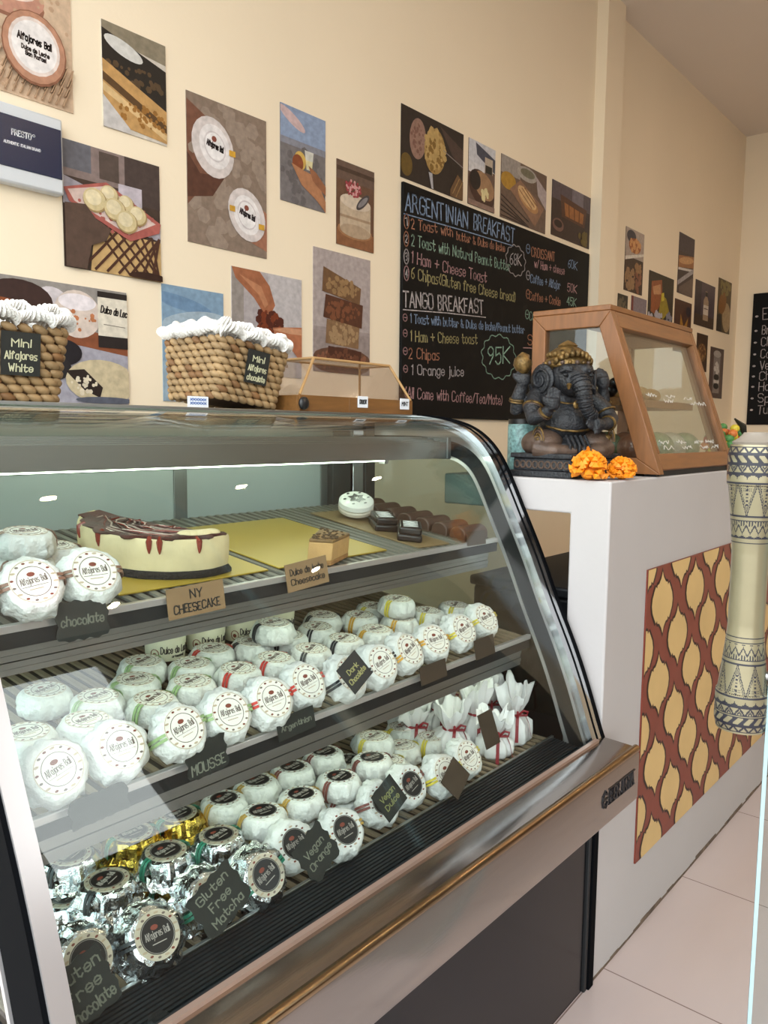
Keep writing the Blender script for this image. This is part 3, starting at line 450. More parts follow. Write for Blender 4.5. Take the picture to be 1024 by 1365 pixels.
# wire deck and two shelves of slats
m_slat = M('tan_slats', '8f7d66', .55, var=.15, scale=12); m_gap = M('shelf_dark', '2b2119', .6); m_gslat = M('grey_slats', '77746a', .5, var=.15, scale=12)
def shelf(name, x0, x1, y0, y1, zf, slope, slat, rail=True):
    b = MB(); Z = lambda y, d=0: zf + slope * (y - y0) + d
    def slab(xa, xb, ya, yb, d0, d1, m): b.add([(xa, ya, Z(ya, d0)), (xb, ya, Z(ya, d0)), (xb, yb, Z(yb, d0)), (xa, yb, Z(yb, d0)), (xa, ya, Z(ya, d1)), (xb, ya, Z(ya, d1)), (xb, yb, Z(yb, d1)), (xa, yb, Z(yb, d1))], [(0,1,2,3), (4,5,6,7), (0,1,5,4), (1,2,6,5), (2,3,7,6), (3,0,4,7)], m)
    slab(x0, x1, y0 + .004, y1, -.014, -.004, m_gap); o = b.build(name, case, smooth=False)
    b = MB(); n = int((x1 - x0) / .022)
    for i in range(n): slab(x0 + .004 + i * .022, x0 + .014 + i * .022, y0 + .006, y1 - .01, -.0042, 0, slat)
    s_ = b.build('slats', o, smooth=False, origin=ORG[case.name]); 
    if rail:
        b = MB(); b.box((x0, y0 - .004, zf - .006), (x1, y0 + .006, zf + .004), m_paleal); b.build('front_edge', o, bevel=.001, origin=ORG[case.name])
        b = MB(); b.box((x0, y0 - .001, zf - .026), (x1, y0 + .005, zf - .006), m_rubber); b.build('price_strip', o, origin=ORG[case.name])
        b = MB()
        for i in range(4): b.box((x0, y0 + .004 - (i % 2) * .002, zf - .060 + i * .0085), (x1 - .03, y0 + .030, zf - .0525 + i * .0085), m_alu)
        b.build('ridged_rail', o, smooth=False, origin=ORG[case.name])
    return o
shelf('shelf', .372, 1.51, .945, 1.385, 1.009, .13, m_gslat)
shelf('shelf', .372, 1.54, .872, 1.385, .794, .10, m_slat)
dk = shelf('deck', .372, 1.56, .818, 1.385, .565, .0, m_slat, rail=False)
MB().box((.372, .813, .548), (1.56, .819, .572), m_alu).build('deck_edge', case, bevel=.001)
# sliding back doors
m_frost = M('frosted_pane', '98a2a3', .35, var=.04, scale=2); m_frame = M('grey_frame', '6a6e6e', .4, .6)
for xa, xb, y in ((.38, .992, 1.392), (.985, 1.435, 1.404)):
    d = MB(); d.box((xa, y, .56), (xa + .024, y + .012, 1.19), m_frame); d.box((xb - .024, y, .56), (xb, y + .012, 1.19), m_frame); d.box((xa, y, 1.165), (xb, y + .012, 1.19), m_frame); d.box((xa, y, .56), (xb, y + .012, .585), m_frame)
    o = d.build('back_door', case, bevel=.001); MB().box((xa + .02, y + .003, .58), (xb - .02, y + .009, 1.17), m_frost).build('pane', o, smooth=False, origin=ORG[case.name])
mb = MB(); mb.box((1.435, 1.385, .55), (1.50, 1.42, 1.25), M('dark_grey_post', '3c4040', .4, .5)); mb.box((1.505, 1.38, .55), (1.545, 1.42, 1.25), m_chrome); mb.box((1.548, 1.375, .55), (1.585, 1.42, 1.27), M('dark_grey_post', '3c4040')); mb.box((X0, 1.385, .55), (.38, 1.42, 1.27), m_rubber)
mb.box((X0 + .01, 1.386, 1.188), (1.55, 1.42, 1.276), m_frame); mb.build('back_frame', case, bevel=.001)
MB().box((X0 + .004, 1.415, 0), (X1 - .004, 1.425, 1.278), M('back_sheet', '8d9494', .5)).build('back_sheet', case, smooth=False)
MB().box((X0 + .01, 1.215, 1.2835), (X1 - .005, 1.43, 1.2895), m_alu).build('top_plate', case, bevel=.001)
# lamp housing under the top
mb = MB()
for i in range(7):
    y = 1.105 + i * .018; mb.box((X0 + .03, y, 1.186 + (.006 if i % 2 else 0)), (1.53, y + .0175, 1.236 - abs(i - 4) * .003), m_alu)
mb.build('lamp_housing', case, smooth=False)
mb = MB(); mb.box((1.531, 1.10, 1.184), (1.545, 1.235, 1.236), m_frame); mb.build('housing_end_cap', case, bevel=.002)
TUBE = emit_mat('fluorescent_tube', (0.86, 1.0, 0.80), 6.5)
mb = MB(); mb.tube([(.50, 1.243, 1.1838), (1.46, 1.243, 1.1838)], .0085, TUBE, 14); mb.build('fluorescent_tube', case)
mb = MB()
for x in (.487, 1.46): mb.box((x, 1.2355, 1.170), (x + .013, 1.255, 1.232), m_paleal)
mb.build('tube_sockets', case)
for x0_, x1_, y_, z_ in ((.45, 1.42, .992, .975), (.45, 1.46, .918, .762)):
    mb = MB(); mb.tube([(x0_, y_, z_), (x1_, y_, z_)], .0065, TUBE, 12); mb.build('fluorescent_tube', case)
    mb = MB()
    for x in (x0_ - .012, x1_): mb.box((x, y_ - .009, z_ - .008), (x + .012, y_ + .009, z_ + .030), m_paleal)
    mb.build('tube_sockets', case)
# ------------------------------------------------------------------ white plaster bar counter
CT = 1.146
t = thing('bar_counter', 'white plastered bar counter with ogee patterned tile panel, right of the glass case', 'counter', (1.602, 0.72, 0))
mb = MB()
mb.extr([(.72, 0), (.814, 0), (.814, 1.071), (1.16, 1.071), (1.16, CT), (.72, CT)], lambda p, x: (x, p[0], p[1]), 1.602, 4.6, m_white)
mb.build('counter_body', t, bevel=0.004)
mb = MB(); rg = random.Random(4); pts = [1.61 + 0.045 * i for i in range(60)]
for a, b in zip(pts[:-1], pts[1:]):
    z = rg.uniform(0.004, 0.014); mb.box((a, 0.7188, 0), (b, 0.7202, z), M('grime', '6b5a4c', 0.9, var=0.5, scale=30))
mb.build('dirty_base_edge', t, smooth=False)
# patterned tile panel
m_ogee_bg = M('tile_red', '7a3527', 0.45, var=0.12, scale=12); m_ogee = M('tile_beige', 'cfae74', 0.45, var=0.10, scale=6); m_ogk = M('tile_black', '2a1712', 0.5)
PX0, PX1, PZ0, PZ1, PY = 1.818, 3.13, 0.192, 0.927, 0.716
mb = MB(); mb.box((PX0, PY, PZ0), (PX1, 0.7202, PZ1), m_ogee_bg)
half = [(0.0, .098), (.010, .078), (.026, .062), (.040, .060), (.043, .050), (.053, .057), (.066, .040), (.078, .022), (.083, .0), (.078, -.022), (.066, -.040), (.053, -.057), (.043, -.050), (.040, -.060), (.026, -.062), (.010, -.078), (0.0, -.098)]
out = half + [(-x, z) for x, z in reversed(half[1:-1])]
def clipbox(poly):
    for ax, lim, sg in ((0, PX0 + .001, 1), (0, PX1, -1), (1, PZ0 + .001, 1), (1, PZ1 - .001, -1)):
        res = []
        for i in range(len(poly)):
            a, b = poly[i-1], poly[i]; ia, ib = (a[ax] - lim) * sg >= 0, (b[ax] - lim) * sg >= 0
            if ia != ib: k = (lim - a[ax]) / (b[ax] - a[ax]); res.append((a[0] + (b[0]-a[0]) * k, a[1] + (b[1]-a[1]) * k))
            if ib: res.append(b)
        poly = res
        if len(poly) < 3: return None
    return poly
pf = lambda s, q, l: (s, PY - l, q)
for r in range(-1, 9):
    for c in range(-1, 7):
        cx = 1.917 + .2335 * c + (.1168 if r % 2 else 0); cz = .415 + .1045 * (r - 2)
        for sc, m_, l in ((.92, m_ogk, .0004), (.815, m_ogee, .0008)):
            p = clipbox([(cx + x * sc - z * .10 * sc, cz + z * sc) for x, z in out])
            if p: fill(mb, p, m_, pf, l)
mb.build('tile_panel', t, smooth=False)
# dark things in the hollow under the counter
t = thing('storage_crate', 'dark crate in the hollow under the counter, seen past the case frame', 'crate', (1.72, 0.84, 0))
m_dk = M('dark_plastic', '1a1c20', 0.5)
mb = MB(); mb.box((1.68, 0.83, 0), (2.3, 1.12, 0.86), m_dk); mb.build('body', t, bevel=0.01)
mb = MB(); mb.box((1.67, 0.825, 0.86), (2.31, 1.125, 0.885), m_dk); mb.build('lid', t, bevel=0.006)
# ------------------------------------------------------------------ glass door leaf at the right edge, with carved pull handle
E_ = Vector((1.34, 0.318, 0)); dd = Vector((0.30, -0.954, 0)).normalized(); nn = Vector((-dd.y, dd.x, 0))   # leaf direction and its normal
m_gd = glass_mat('door_glass', (0.90, 0.94, 0.94), 0.035)
door = bpy.data.objects.new('door_1', None); COL.objects.link(door); door.location = E_; ORG['door_1'] = Vector(E_); door['kind'] = 'structure'; door['label'] = 'frameless glass door leaf at the right edge of the photo'; door['category'] = 'door'
mb = MB(); q = [E_ + dd * a + nn * b for a, b in ((0, -.005), (1.0, -.005), (1.0, .005), (0, .005))]
mb.add([(p.x, p.y, .01) for p in q] + [(p.x, p.y, 2.3) for p in q], [(0,1,2,3), (4,5,6,7), (0,1,5,4), (1,2,6,5), (2,3,7,6), (3,0,4,7)], m_gd); mb.build('pane', door, smooth=False)
mb = MB(); q = [E_ + dd * a + nn * b for a, b in ((-.006, -.006), (0.0, -.006), (0.0, .006), (-.006, .006))]
mb.add([(p.x, p.y, .01) for p in q] + [(p.x, p.y, 2.3) for p in q], [(0,1,2,3), (4,5,6,7), (0,1,5,4), (1,2,6,5), (2,3,7,6), (3,0,4,7)], M('glass_edge', '9fb8bc', 0.2)); mb.build('polished_edge', door, smooth=False)
m_cream = M('carved_bone', '90866a', 0.3, metal=0.38, var=0.12, scale=14, coat=0.4); m_ink = M('carved_ink', '23222c', 0.45); m_cap = M('handle_cap', '8d8378', 0.45)
HH = 0.462
def ring_pat(u, t):         # u around (0..1), t from the middle (0) to an end (1): True where the carving is dark
    n = 16; w = (u * n) % 1.0; tri = abs(w - .5) * 2
    for a in (.33, .365, .485, .51, .515, .735, .745, .80, .81, .865, .875, .93, .94, .985):
        if abs(t - a) < .005: return True
    if .37 < t < .48:
        z = (t - .37) / .11; return abs(z - (.25 + .5 * tri)) < .09 or (z > .62 + .3 * tri and int(u * 96) % 2 == 0) or z < .12 * (1 - tri)
    if .515 < t < .735:
        z = (t - .515) / .22; n2 = 8; w2 = (u * n2) % 1.0; t2 = abs(w2 - .5) * 2
        return abs(z - (1 - t2) * .98) < .055 or abs(z - (1 - t2) * .98 - .17) < .035 or (z > .72 and t2 > .35 and int(z * 26) % 2 == 0 and int(u * 160) % 2 == 0) or (t2 > .85 and int(z * 18) % 2 == 0 and z > .3)
    if .745 < t < .80: z = (t - .745) / .055; return z > .35 + .5 * math.sqrt(max(0, 1 - (2 * w - 1) ** 2))
    if .81 < t < .865: z = (t - .81) / .055; return abs(z - tri) < .2 or abs(z - tri - .5) < .12
    if .875 < t < .93: z = (t - .875) / .055; return (w + z * .6) % 1.0 < .45
    if .94 < t < .985: z = (t - .94) / .045; return abs(z - (1 - tri)) < .25
    return False
def rad(t):
    return .0275 + .0112 * max(0, min(1, (t - .25) / .5)) ** 1.2 + (.002 if t > .72 else 0) - (.0035 * max(0, (t - .93) / .07))
NP, NA = 300, 192
prof = []
for j in range(NP + 1):
    s = -1 + 2 * j / NP; prof.append((rad(abs(s)), s * HH / 2))
hc = Vector((1.338, 0.362, 1.003)); hc.z = 1.003
mb = MB(); mb.lathe(prof, m_cream, NA, Matrix.Translation(hc), matfn=lambda u, j: m_ink if ring_pat(u, abs(-1 + 2 * (j + .5) / NP)) else m_cream); h_ = mb.build('pull_handle', door); h_['label'] = 'carved cream and black pull handle of the glass door'
mb = MB(); mb.lathe([(.034, 0), (.036, .004), (.026, .010), (.020, .017), (.019, .019), (.0, .0195)], m_cap, 32, Matrix.Translation(hc + Vector((0, 0, HH / 2)))); mb.build('handle_cap', door)
mb = MB()
for z in (-.14, .14): mb.tube([hc + Vector((0, 0, z)), E_ + dd * .045 + Vector((0, 0, hc.z + z))], .008, M('steel_pin', 'b0b0b0', .3, 1.0), 10)
mb.build('handle_pins', door)
# ------------------------------------------------------------------ wrapped cookies: one of each kind, then copies
R_, H_ = .037, .040; SC, SZ_ = 1.12, .93
m_paper = M('waxed_white_paper', 'dfdedb', .45, var=.06, scale=40, bump=.8, bscale=70); 
m_silver = M('silver_foil', 'd4d7da', .16, 1.0, bump=.3, bscale=120); m_gold = M('gold_foil', 'c9a94e', .18, 1.0, bump=.3, bscale=120); m_foiltop = M('matte_foil_seal_ring', 'c9c0ae', .4, .5)
m_seal = M('seal_white', 'e9e4dc', .5); m_sealk = M('seal_black', '1b1a1b', .35); m_ink2 = M('seal_ink', '75655f', .6); m_ring = M('seal_ring', 'b9a58e', .6); m_motif = M('seal_motif', '7d3d30', .6); m_inkw = M('seal_pale_ink', 'a8a09a', .5)
BANDS = {'b': '84604e', 'n': None, 'g': '97b07c', 'r': 'c23c34', 'k': '2a2a30', 'o': 'cf9c3e', 'y': 'd3bf45'}
def wrapper(seed, mat, rough, ell_top=.80):
    rg = random.Random(seed); ph = [rg.uniform(0, 6.3) for _ in range(8)]; N = 56
    prof = [(.012, .0), (.028, .0005), (.0345, .004), (.0372, .011), (.0374, .018), (.0362, .026), (.0340, .0325), (.0310, .0375), (.0265, .0398), (.012, .0402), (.0, .0402)]
    def fn(p, a, j):
        k = 1 - abs(j - 3.5) / 4.5
        w = sum(math.sin(a * f + ph[i]) for i, f in enumerate((5, 8, 11, 17))) / 4
        v = Vector((p[0], p[1], p[2])); n_ = noise.noise(Vector((p[0] * 90 + seed * 7, p[1] * 90, p[2] * 70)))
        d = max(0, k) * (rough * .0022 * w + rough * .0035 * n_)
        r = math.hypot(p[0], p[1]) or 1e-6
        cr = 1 - abs(noise.noise(Vector((math.cos(a) * 3.2 + seed * 5, math.sin(a) * 3.2, p[2] * 45)))) * 2; d -= max(0, k) * rough * .0016 * max(0, cr) ** 4; d -= max(0, k) * rough * .0012 * max(0, math.sin(a * 3 + ph[6])) ** 2
        z = p[2] + (rough * .0015 * noise.noise(Vector((p[0] * 60, p[1] * 60, seed))) if 2 < j < 8 else 0)
        return (p[0] + p[0] / r * d, p[1] + p[1] / r * d, max(0, z))
    mb = MB(); mb.lathe(prof, mat, N, fn=fn); return mb
TF = lambda s, t, l: (s, t, .0402 + l)
def seal(black, foil=False):
    mb = MB(); c = lambda r, m, l, n=40: fill(mb, circ(0, 0, r, r, n)[:-1], m, TF, l)
    mb.lathe([(.0262, .0396), (.0262, .0408), (.0, .0409)], m_seal if not black else (m_foiltop if foil else m_paper), 40)
    T2 = lambda s, t, l: (s, t, .0411 + l)
    for i in range(16):
        a = 2 * PI * i / 16 + .2; fill(mb, circ(.0228 * math.cos(a), .0228 * math.sin(a), .0021 if i % 3 else .003, .0013, 8, 0)[:-1], [m_ring, m_motif, m_ink2][i % 3], T2, .0001)
    if black:
        fill(mb, circ(0, 0, .0202, .0202, 36)[:-1], m_sealk, T2, .0001); stroke(mb, circ(0, 0, .0190, .0190, 36), .0005, m_inkw, T2, .0003)
        fill(mb, circ(-.002, .0085, .0045, .0028, 10)[:-1], m_motif, T2, .0003); write(mb, 'Alfajores Bali', -.0145, -.003, .0145, -.001, .0075, m_inkw, T2, th=.0006, lift=.0004, jit=0); stroke(mb, [(-.008, -.0085), (.008, -.0078)], .001, m_inkw, T2, .0004)
    else:
        stroke(mb, circ(0, 0, .0178, .0178, 36), .0007, m_ink2, T2, .0002); stroke(mb, circ(0, 0, .0254, .0254, 36), .0006, m_ring, T2, .0002)
        fill(mb, circ(-.001, .0085, .0045, .0028, 10)[:-1], m_motif, T2, .0003); write(mb, 'Alfajores Bali', -.0145, -.003, .0145, -.001, .0075, m_ink2, T2, th=.0006, lift=.0004, jit=0); stroke(mb, [(-.014, -.006), (.014, -.005)], .0004, m_ink2, T2, .0003); stroke(mb, [(-.007, -.0095), (.007, -.009)], .0009, m_ring, T2, .0003)
    return mb
def band(mat, seedmesh):     # ribbon lying across the wrap, under the seal
    mb = MB(); path = [(.0335, .003), (.0375, .012), (.0379, .018), (.0370, .026), (.0350, .0330), (.0318, .0384), (.0255, .0408)]
    for sg in (-1, 1):
        for st in (-.0044, .0008):
            vs = []
            for (r, z) in path: vs += [(sg * r, st, z), (sg * r, st + .0036, z), (sg * (r + .0011), st, z + .0004), (sg * (r + .0011), st + .0036, z + .0004)]
            for i in range(len(path) - 1):
                a = 4 * i; mb.add(vs[a:a+8], [(2, 3, 7, 6), (0, 2, 6, 4), (1, 5, 7, 3), (0, 4, 5, 1)], mat)
            
    return mb
PROTO = {}
def cookie(kind, var):
    key = (kind, var)
    if key in PROTO: return dup(PROTO[key], (0, 0, 0), (0, 0, 0), '')
    t = thing('wrapped_cookie', '', 'wrapped cookie', local=True, group='wrapped round cookies in the display case'); PROTO[key] = t
    bc = kind[1]; black = kind in ('sk', 'sg', 'gg', 'bg', 'bb')
    wm_ = m_silver if kind[0] == 's' else m_gold if kind[0] == 'g' else m_paper
    foil = kind[0] in 'sg'
    wrapper(var + 1, wm_, 2.6 if foil else 1.7).build('wrapper', t, angle=25 if foil else 50)
    if foil:     # crumpled skirt of foil gathered at the bottom
        mb = MB(); rg = random.Random(var + 60)
        N = 40; vs = []; fs = []
        for j, (r, z) in enumerate(((.0355, .016), (.040, .007), (.0435, .0015))):
            for i in range(N):
                a = 2 * PI * i / N; q = r + (rg.uniform(-.003, .004) if j else 0); vs.append((q * math.cos(a), q * math.sin(a), z + rg.uniform(-.0015, .003)))
        for j in range(2):
            for i in range(N): fs.append((j*N+i, j*N+(i+1) % N, (j+1)*N+(i+1) % N, (j+1)*N+i))
        vs2 = [(v[0] * .985, v[1] * .985, max(0, v[2] - .0006)) for v in vs]; k = len(vs); fs += [tuple(k + i for i in reversed(f)) for f in fs]
        mb.add([(v[0], v[1], max(0, v[2])) for v in vs] + vs2, fs, wm_); mb.build('foil_skirt', t, smooth=False)
    seal(black, foil).build('round_seal', t, smooth=False)
    col = {'sk': '2c3236', 'sg': '2f7a63', 'gg': '2f7a63', 'bg': 'b8954f', 'bb': '7d4a44', 'by': 'd3bf45'}.get(kind) or BANDS[bc]
    if kind == 'wo': col = BANDS['o']
    if col: band(M('band_' + col, col, .4), None).build('ribbon_band', t, smooth=False)
    return t
ITEMS = [
(1,0,1,'wb',0.445,0.942,1.054,'first brown-banded white paper-wrapped cookie from left, leaning front row of top shelf'),
(1,0,1,'wb',0.529,0.951,1.055,'second brown-banded white paper-wrapped cookie from left, leaning front row of top shelf'),
(1,0,0,'wb',0.496,1.177,1.058,'first brown-banded white paper-wrapped cookie from left, second row of top shelf, lower layer'),
(1,0,0,'wb',0.515,1.097,1.048,'second brown-banded white paper-wrapped cookie from left, second row of top shelf, lower layer'),
(1,0,0,'wb',0.581,1.146,1.054,'third brown-banded white paper-wrapped cookie from left, second row of top shelf, lower layer'),
(1,1,0,'wb',0.515,1.099,1.086,'brown-banded white paper-wrapped cookie, second row of top shelf, upper layer, only one there'),
(2,0,1,'wn',0.438,0.883,0.840,'first plain white paper-wrapped cookie from left, leaning front row of middle shelf'),
(2,0,1,'wn',0.523,0.886,0.840,'second plain white paper-wrapped cookie from left, leaning front row of middle shelf'),
(2,0,1,'wg',0.611,0.880,0.840,'first green-banded white paper-wrapped cookie from left, leaning front row of middle shelf'),
(2,0,1,'wg',0.691,0.881,0.840,'second green-banded white paper-wrapped cookie from left, leaning front row of middle shelf'),
(2,0,1,'wr',0.771,0.879,0.840,'first red-banded white paper-wrapped cookie from left, leaning front row of middle shelf'),
(2,0,1,'wr',0.856,0.893,0.841,'second red-banded white paper-wrapped cookie from left, leaning front row of middle shelf'),
(2,0,1,'wk',0.936,0.875,0.839,'first black-banded white paper-wrapped cookie from left, leaning front row of middle shelf'),
(2,0,1,'wk',1.022,0.879,0.840,'second black-banded white paper-wrapped cookie from left, leaning front row of middle shelf'),
(2,0,1,'wo',1.112,0.891,0.841,'first orange-banded white paper-wrapped cookie from left, leaning front row of middle shelf'),
(2,0,1,'wo',1.199,0.894,0.841,'second orange-banded white paper-wrapped cookie from left, leaning front row of middle shelf'),
(2,0,1,'wy',1.304,0.902,0.842,'first yellow-banded white paper-wrapped cookie from left, leaning front row of middle shelf'),
(2,0,1,'wy',1.411,0.918,0.843,'second yellow-banded white paper-wrapped cookie from left, leaning front row of middle shelf'),
(2,0,0,'wn',0.469,1.019,0.828,'first plain white paper-wrapped cookie from left, second row of middle shelf, lower layer'),
(2,0,0,'wn',0.549,1.007,0.826,'second plain white paper-wrapped cookie from left, second row of middle shelf, lower layer'),
(2,0,0,'wg',0.601,1.068,0.832,'first green-banded white paper-wrapped cookie from left, second row of middle shelf, lower layer'),
(2,0,0,'wg',0.659,1.011,0.827,'second green-banded white paper-wrapped cookie from left, second row of middle shelf, lower layer'),
(2,0,0,'wg',0.744,1.031,0.829,'third green-banded white paper-wrapped cookie from left, second row of middle shelf, lower layer'),
(2,0,0,'wr',0.837,1.030,0.829,'first red-banded white paper-wrapped cookie from left, second row of middle shelf, lower layer'),
(2,0,0,'wr',0.922,1.034,0.829,'second red-banded white paper-wrapped cookie from left, second row of middle shelf, lower layer'),
(2,0,0,'wk',1.009,1.029,0.828,'first black-banded white paper-wrapped cookie from left, second row of middle shelf, lower layer'),
(2,0,0,'wk',1.101,1.032,0.829,'second black-banded white paper-wrapped cookie from left, second row of middle shelf, lower layer'),
(2,0,0,'wo',1.196,1.032,0.829,'first orange-banded white paper-wrapped cookie from left, second row of middle shelf, lower layer'),
(2,0,0,'wo',1.300,1.053,0.831,'second orange-banded white paper-wrapped cookie from left, second row of middle shelf, lower layer'),
(2,0,0,'wy',1.395,1.052,0.831,'first yellow-banded white paper-wrapped cookie from left, second row of middle shelf, lower layer'),
(2,0,0,'wy',1.491,1.042,0.830,'second yellow-banded white paper-wrapped cookie from left, second row of middle shelf, lower layer'),
(2,1,0,'wy',1.305,1.065,0.870,'yellow-banded white paper-wrapped cookie, second row of middle shelf, upper layer, only one there'),
(2,0,0,'wn',0.553,1.134,0.839,'plain white paper-wrapped cookie, third row of middle shelf, lower layer, only one there'),
(2,0,0,'wg',0.678,1.090,0.835,'first green-banded white paper-wrapped cookie from left, third row of middle shelf, lower layer'),
(2,0,0,'wg',0.732,1.151,0.841,'second green-banded white paper-wrapped cookie from left, third row of middle shelf, lower layer'),
(2,0,0,'wg',0.792,1.098,0.835,'third green-banded white paper-wrapped cookie from left, third row of middle shelf, lower layer'),
(2,0,0,'wr',0.864,1.134,0.839,'red-banded white paper-wrapped cookie, third row of middle shelf, lower layer, only one there'),
(2,0,0,'wk',0.943,1.119,0.838,'first black-banded white paper-wrapped cookie from left, third row of middle shelf, lower layer'),
(2,0,0,'wk',1.024,1.109,0.837,'second black-banded white paper-wrapped cookie from left, third row of middle shelf, lower layer'),
(2,0,0,'wk',1.108,1.114,0.837,'third black-banded white paper-wrapped cookie from left, third row of middle shelf, lower layer'),
(2,0,0,'wk',1.173,1.161,0.842,'fourth black-banded white paper-wrapped cookie from left, third row of middle shelf, lower layer'),
(2,0,0,'wo',1.242,1.118,0.837,'orange-banded white paper-wrapped cookie, third row of middle shelf, lower layer, only one there'),
(2,0,0,'wy',1.319,1.146,0.840,'yellow-banded white paper-wrapped cookie, third row of middle shelf, lower layer, only one there'),
(2,1,0,'wk',0.973,1.093,0.873,'black-banded white paper-wrapped cookie, third row of middle shelf, upper layer, only one there'),
(3,0,1,'sk',0.448,0.847,0.610,'first black-banded silver foil-wrapped cookie from left, leaning front row of bottom deck'),
(3,0,1,'sk',0.529,0.825,0.610,'second black-banded silver foil-wrapped cookie from left, leaning front row of bottom deck'),
(3,0,1,'sg',0.624,0.838,0.610,'first green-banded silver foil-wrapped cookie from left, leaning front row of bottom deck'),
(3,0,1,'sg',0.709,0.827,0.610,'second green-banded silver foil-wrapped cookie from left, leaning front row of bottom deck'),
(3,0,1,'bg',0.795,0.856,0.610,'first gold-banded black-sealed white-wrapped cookie from left, leaning front row of bottom deck'),
(3,0,1,'bg',0.875,0.826,0.610,'second gold-banded black-sealed white-wrapped cookie from left, leaning front row of bottom deck'),
(3,0,1,'bb',0.990,0.846,0.610,'first maroon-banded black-sealed white-wrapped cookie from left, leaning front row of bottom deck'),
(3,0,1,'bb',1.075,0.852,0.610,'second maroon-banded black-sealed white-wrapped cookie from left, leaning front row of bottom deck'),
(3,0,1,'by',1.155,0.832,0.610,'first yellow-banded white paper-wrapped cookie from left, leaning front row of bottom deck'),
(3,0,1,'by',1.243,0.843,0.610,'second yellow-banded white paper-wrapped cookie from left, leaning front row of bottom deck'),
(3,0,0,'sk',0.546,0.930,0.584,'black-banded silver foil-wrapped cookie, second row of bottom deck, lower layer, only one there'),
(3,0,0,'gg',0.638,0.936,0.584,'first green-banded gold foil-wrapped cookie from left, second row of bottom deck, lower layer'),
(3,0,0,'gg',0.737,0.950,0.584,'second green-banded gold foil-wrapped cookie from left, second row of bottom deck, lower layer'),
(3,0,0,'bg',0.816,0.929,0.584,'first gold-banded black-sealed white-wrapped cookie from left, second row of bottom deck, lower layer'),
(3,0,0,'bg',0.904,0.926,0.584,'second gold-banded black-sealed white-wrapped cookie from left, second row of bottom deck, lower layer'),
(3,0,0,'bb',0.985,0.921,0.584,'first maroon-banded black-sealed white-wrapped cookie from left, second row of bottom deck, lower layer'),
(3,0,0,'bb',1.077,0.935,0.584,'second maroon-banded black-sealed white-wrapped cookie from left, second row of bottom deck, lower layer'),
(3,0,0,'by',1.156,0.960,0.584,'yellow-banded white paper-wrapped cookie, second row of bottom deck, lower layer, only one there'),
(3,1,0,'sk',0.534,0.938,0.622,'black-banded silver foil-wrapped cookie, second row of bottom deck, upper layer, only one there'),
(3,1,0,'sg',0.630,0.942,0.622,'first green-banded silver foil-wrapped cookie from left, second row of bottom deck, upper layer'),
(3,1,0,'sg',0.709,0.921,0.622,'second green-banded silver foil-wrapped cookie from left, second row of bottom deck, upper layer'),
(3,1,0,'bg',0.803,0.929,0.622,'first gold-banded black-sealed white-wrapped cookie from left, second row of bottom deck, upper layer'),
(3,1,0,'bg',0.885,0.926,0.622,'second gold-banded black-sealed white-wrapped cookie from left, second row of bottom deck, upper layer'),
(3,1,0,'bb',0.977,0.925,0.622,'first maroon-banded black-sealed white-wrapped cookie from left, second row of bottom deck, upper layer'),
(3,1,0,'bb',1.077,0.935,0.622,'second maroon-banded black-sealed white-wrapped cookie from left, second row of bottom deck, upper layer'),
(3,0,0,'sg',0.510,1.003,0.584,'green-banded silver foil-wrapped cookie, third row of bottom deck, lower layer, only one there'),
(3,0,0,'gg',0.628,1.025,0.584,'first green-banded gold foil-wrapped cookie from left, third row of bottom deck, lower layer'),
(3,0,0,'gg',0.710,1.027,0.584,'second green-banded gold foil-wrapped cookie from left, third row of bottom deck, lower layer'),
(3,0,0,'bg',0.791,1.012,0.584,'first gold-banded black-sealed white-wrapped cookie from left, third row of bottom deck, lower layer'),
(3,0,0,'bg',0.872,1.022,0.584,'second gold-banded black-sealed white-wrapped cookie from left, third row of bottom deck, lower layer'),
(3,0,0,'bb',0.954,1.017,0.584,'first maroon-banded black-sealed white-wrapped cookie from left, third row of bottom deck, lower layer'),
(3,0,0,'bb',1.027,1.054,0.584,'second maroon-banded black-sealed white-wrapped cookie from left, third row of bottom deck, lower layer'),
(3,0,0,'bb',1.102,1.022,0.584,'third maroon-banded black-sealed white-wrapped cookie from left, third row of bottom deck, lower layer'),
(3,0,0,'by',1.226,1.070,0.584,'first yellow-banded white paper-wrapped cookie from left, third row of bottom deck, lower layer'),
(3,0,0,'by',1.232,0.988,0.584,'second yellow-banded white paper-wrapped cookie from left, third row of bottom deck, lower layer'),
(3,0,0,'by',1.313,1.052,0.584,'third yellow-banded white paper-wrapped cookie from left, third row of bottom deck, lower layer'),
(3,0,0,'by',1.312,0.970,0.584,'fourth yellow-banded white paper-wrapped cookie from left, third row of bottom deck, lower layer'),
(3,1,0,'sk',0.533,1.035,0.622,'black-banded silver foil-wrapped cookie, third row of bottom deck, upper layer, only one there'),
(3,1,0,'gg',0.628,1.025,0.622,'first green-banded gold foil-wrapped cookie from left, third row of bottom deck, upper layer'),
(3,1,0,'gg',0.709,1.024,0.622,'second green-banded gold foil-wrapped cookie from left, third row of bottom deck, upper layer'),
(3,1,0,'bg',0.789,1.010,0.622,'first gold-banded black-sealed white-wrapped cookie from left, third row of bottom deck, upper layer'),
(3,1,0,'bg',0.869,1.021,0.622,'second gold-banded black-sealed white-wrapped cookie from left, third row of bottom deck, upper layer'),
(3,1,0,'bb',0.950,1.017,0.622,'first maroon-banded black-sealed white-wrapped cookie from left, third row of bottom deck, upper layer'),
(3,1,0,'bb',1.037,1.022,0.622,'second maroon-banded black-sealed white-wrapped cookie from left, third row of bottom deck, upper layer'),
(3,1,0,'by',1.158,1.000,0.622,'yellow-banded white paper-wrapped cookie, third row of bottom deck, upper layer, only one there')]
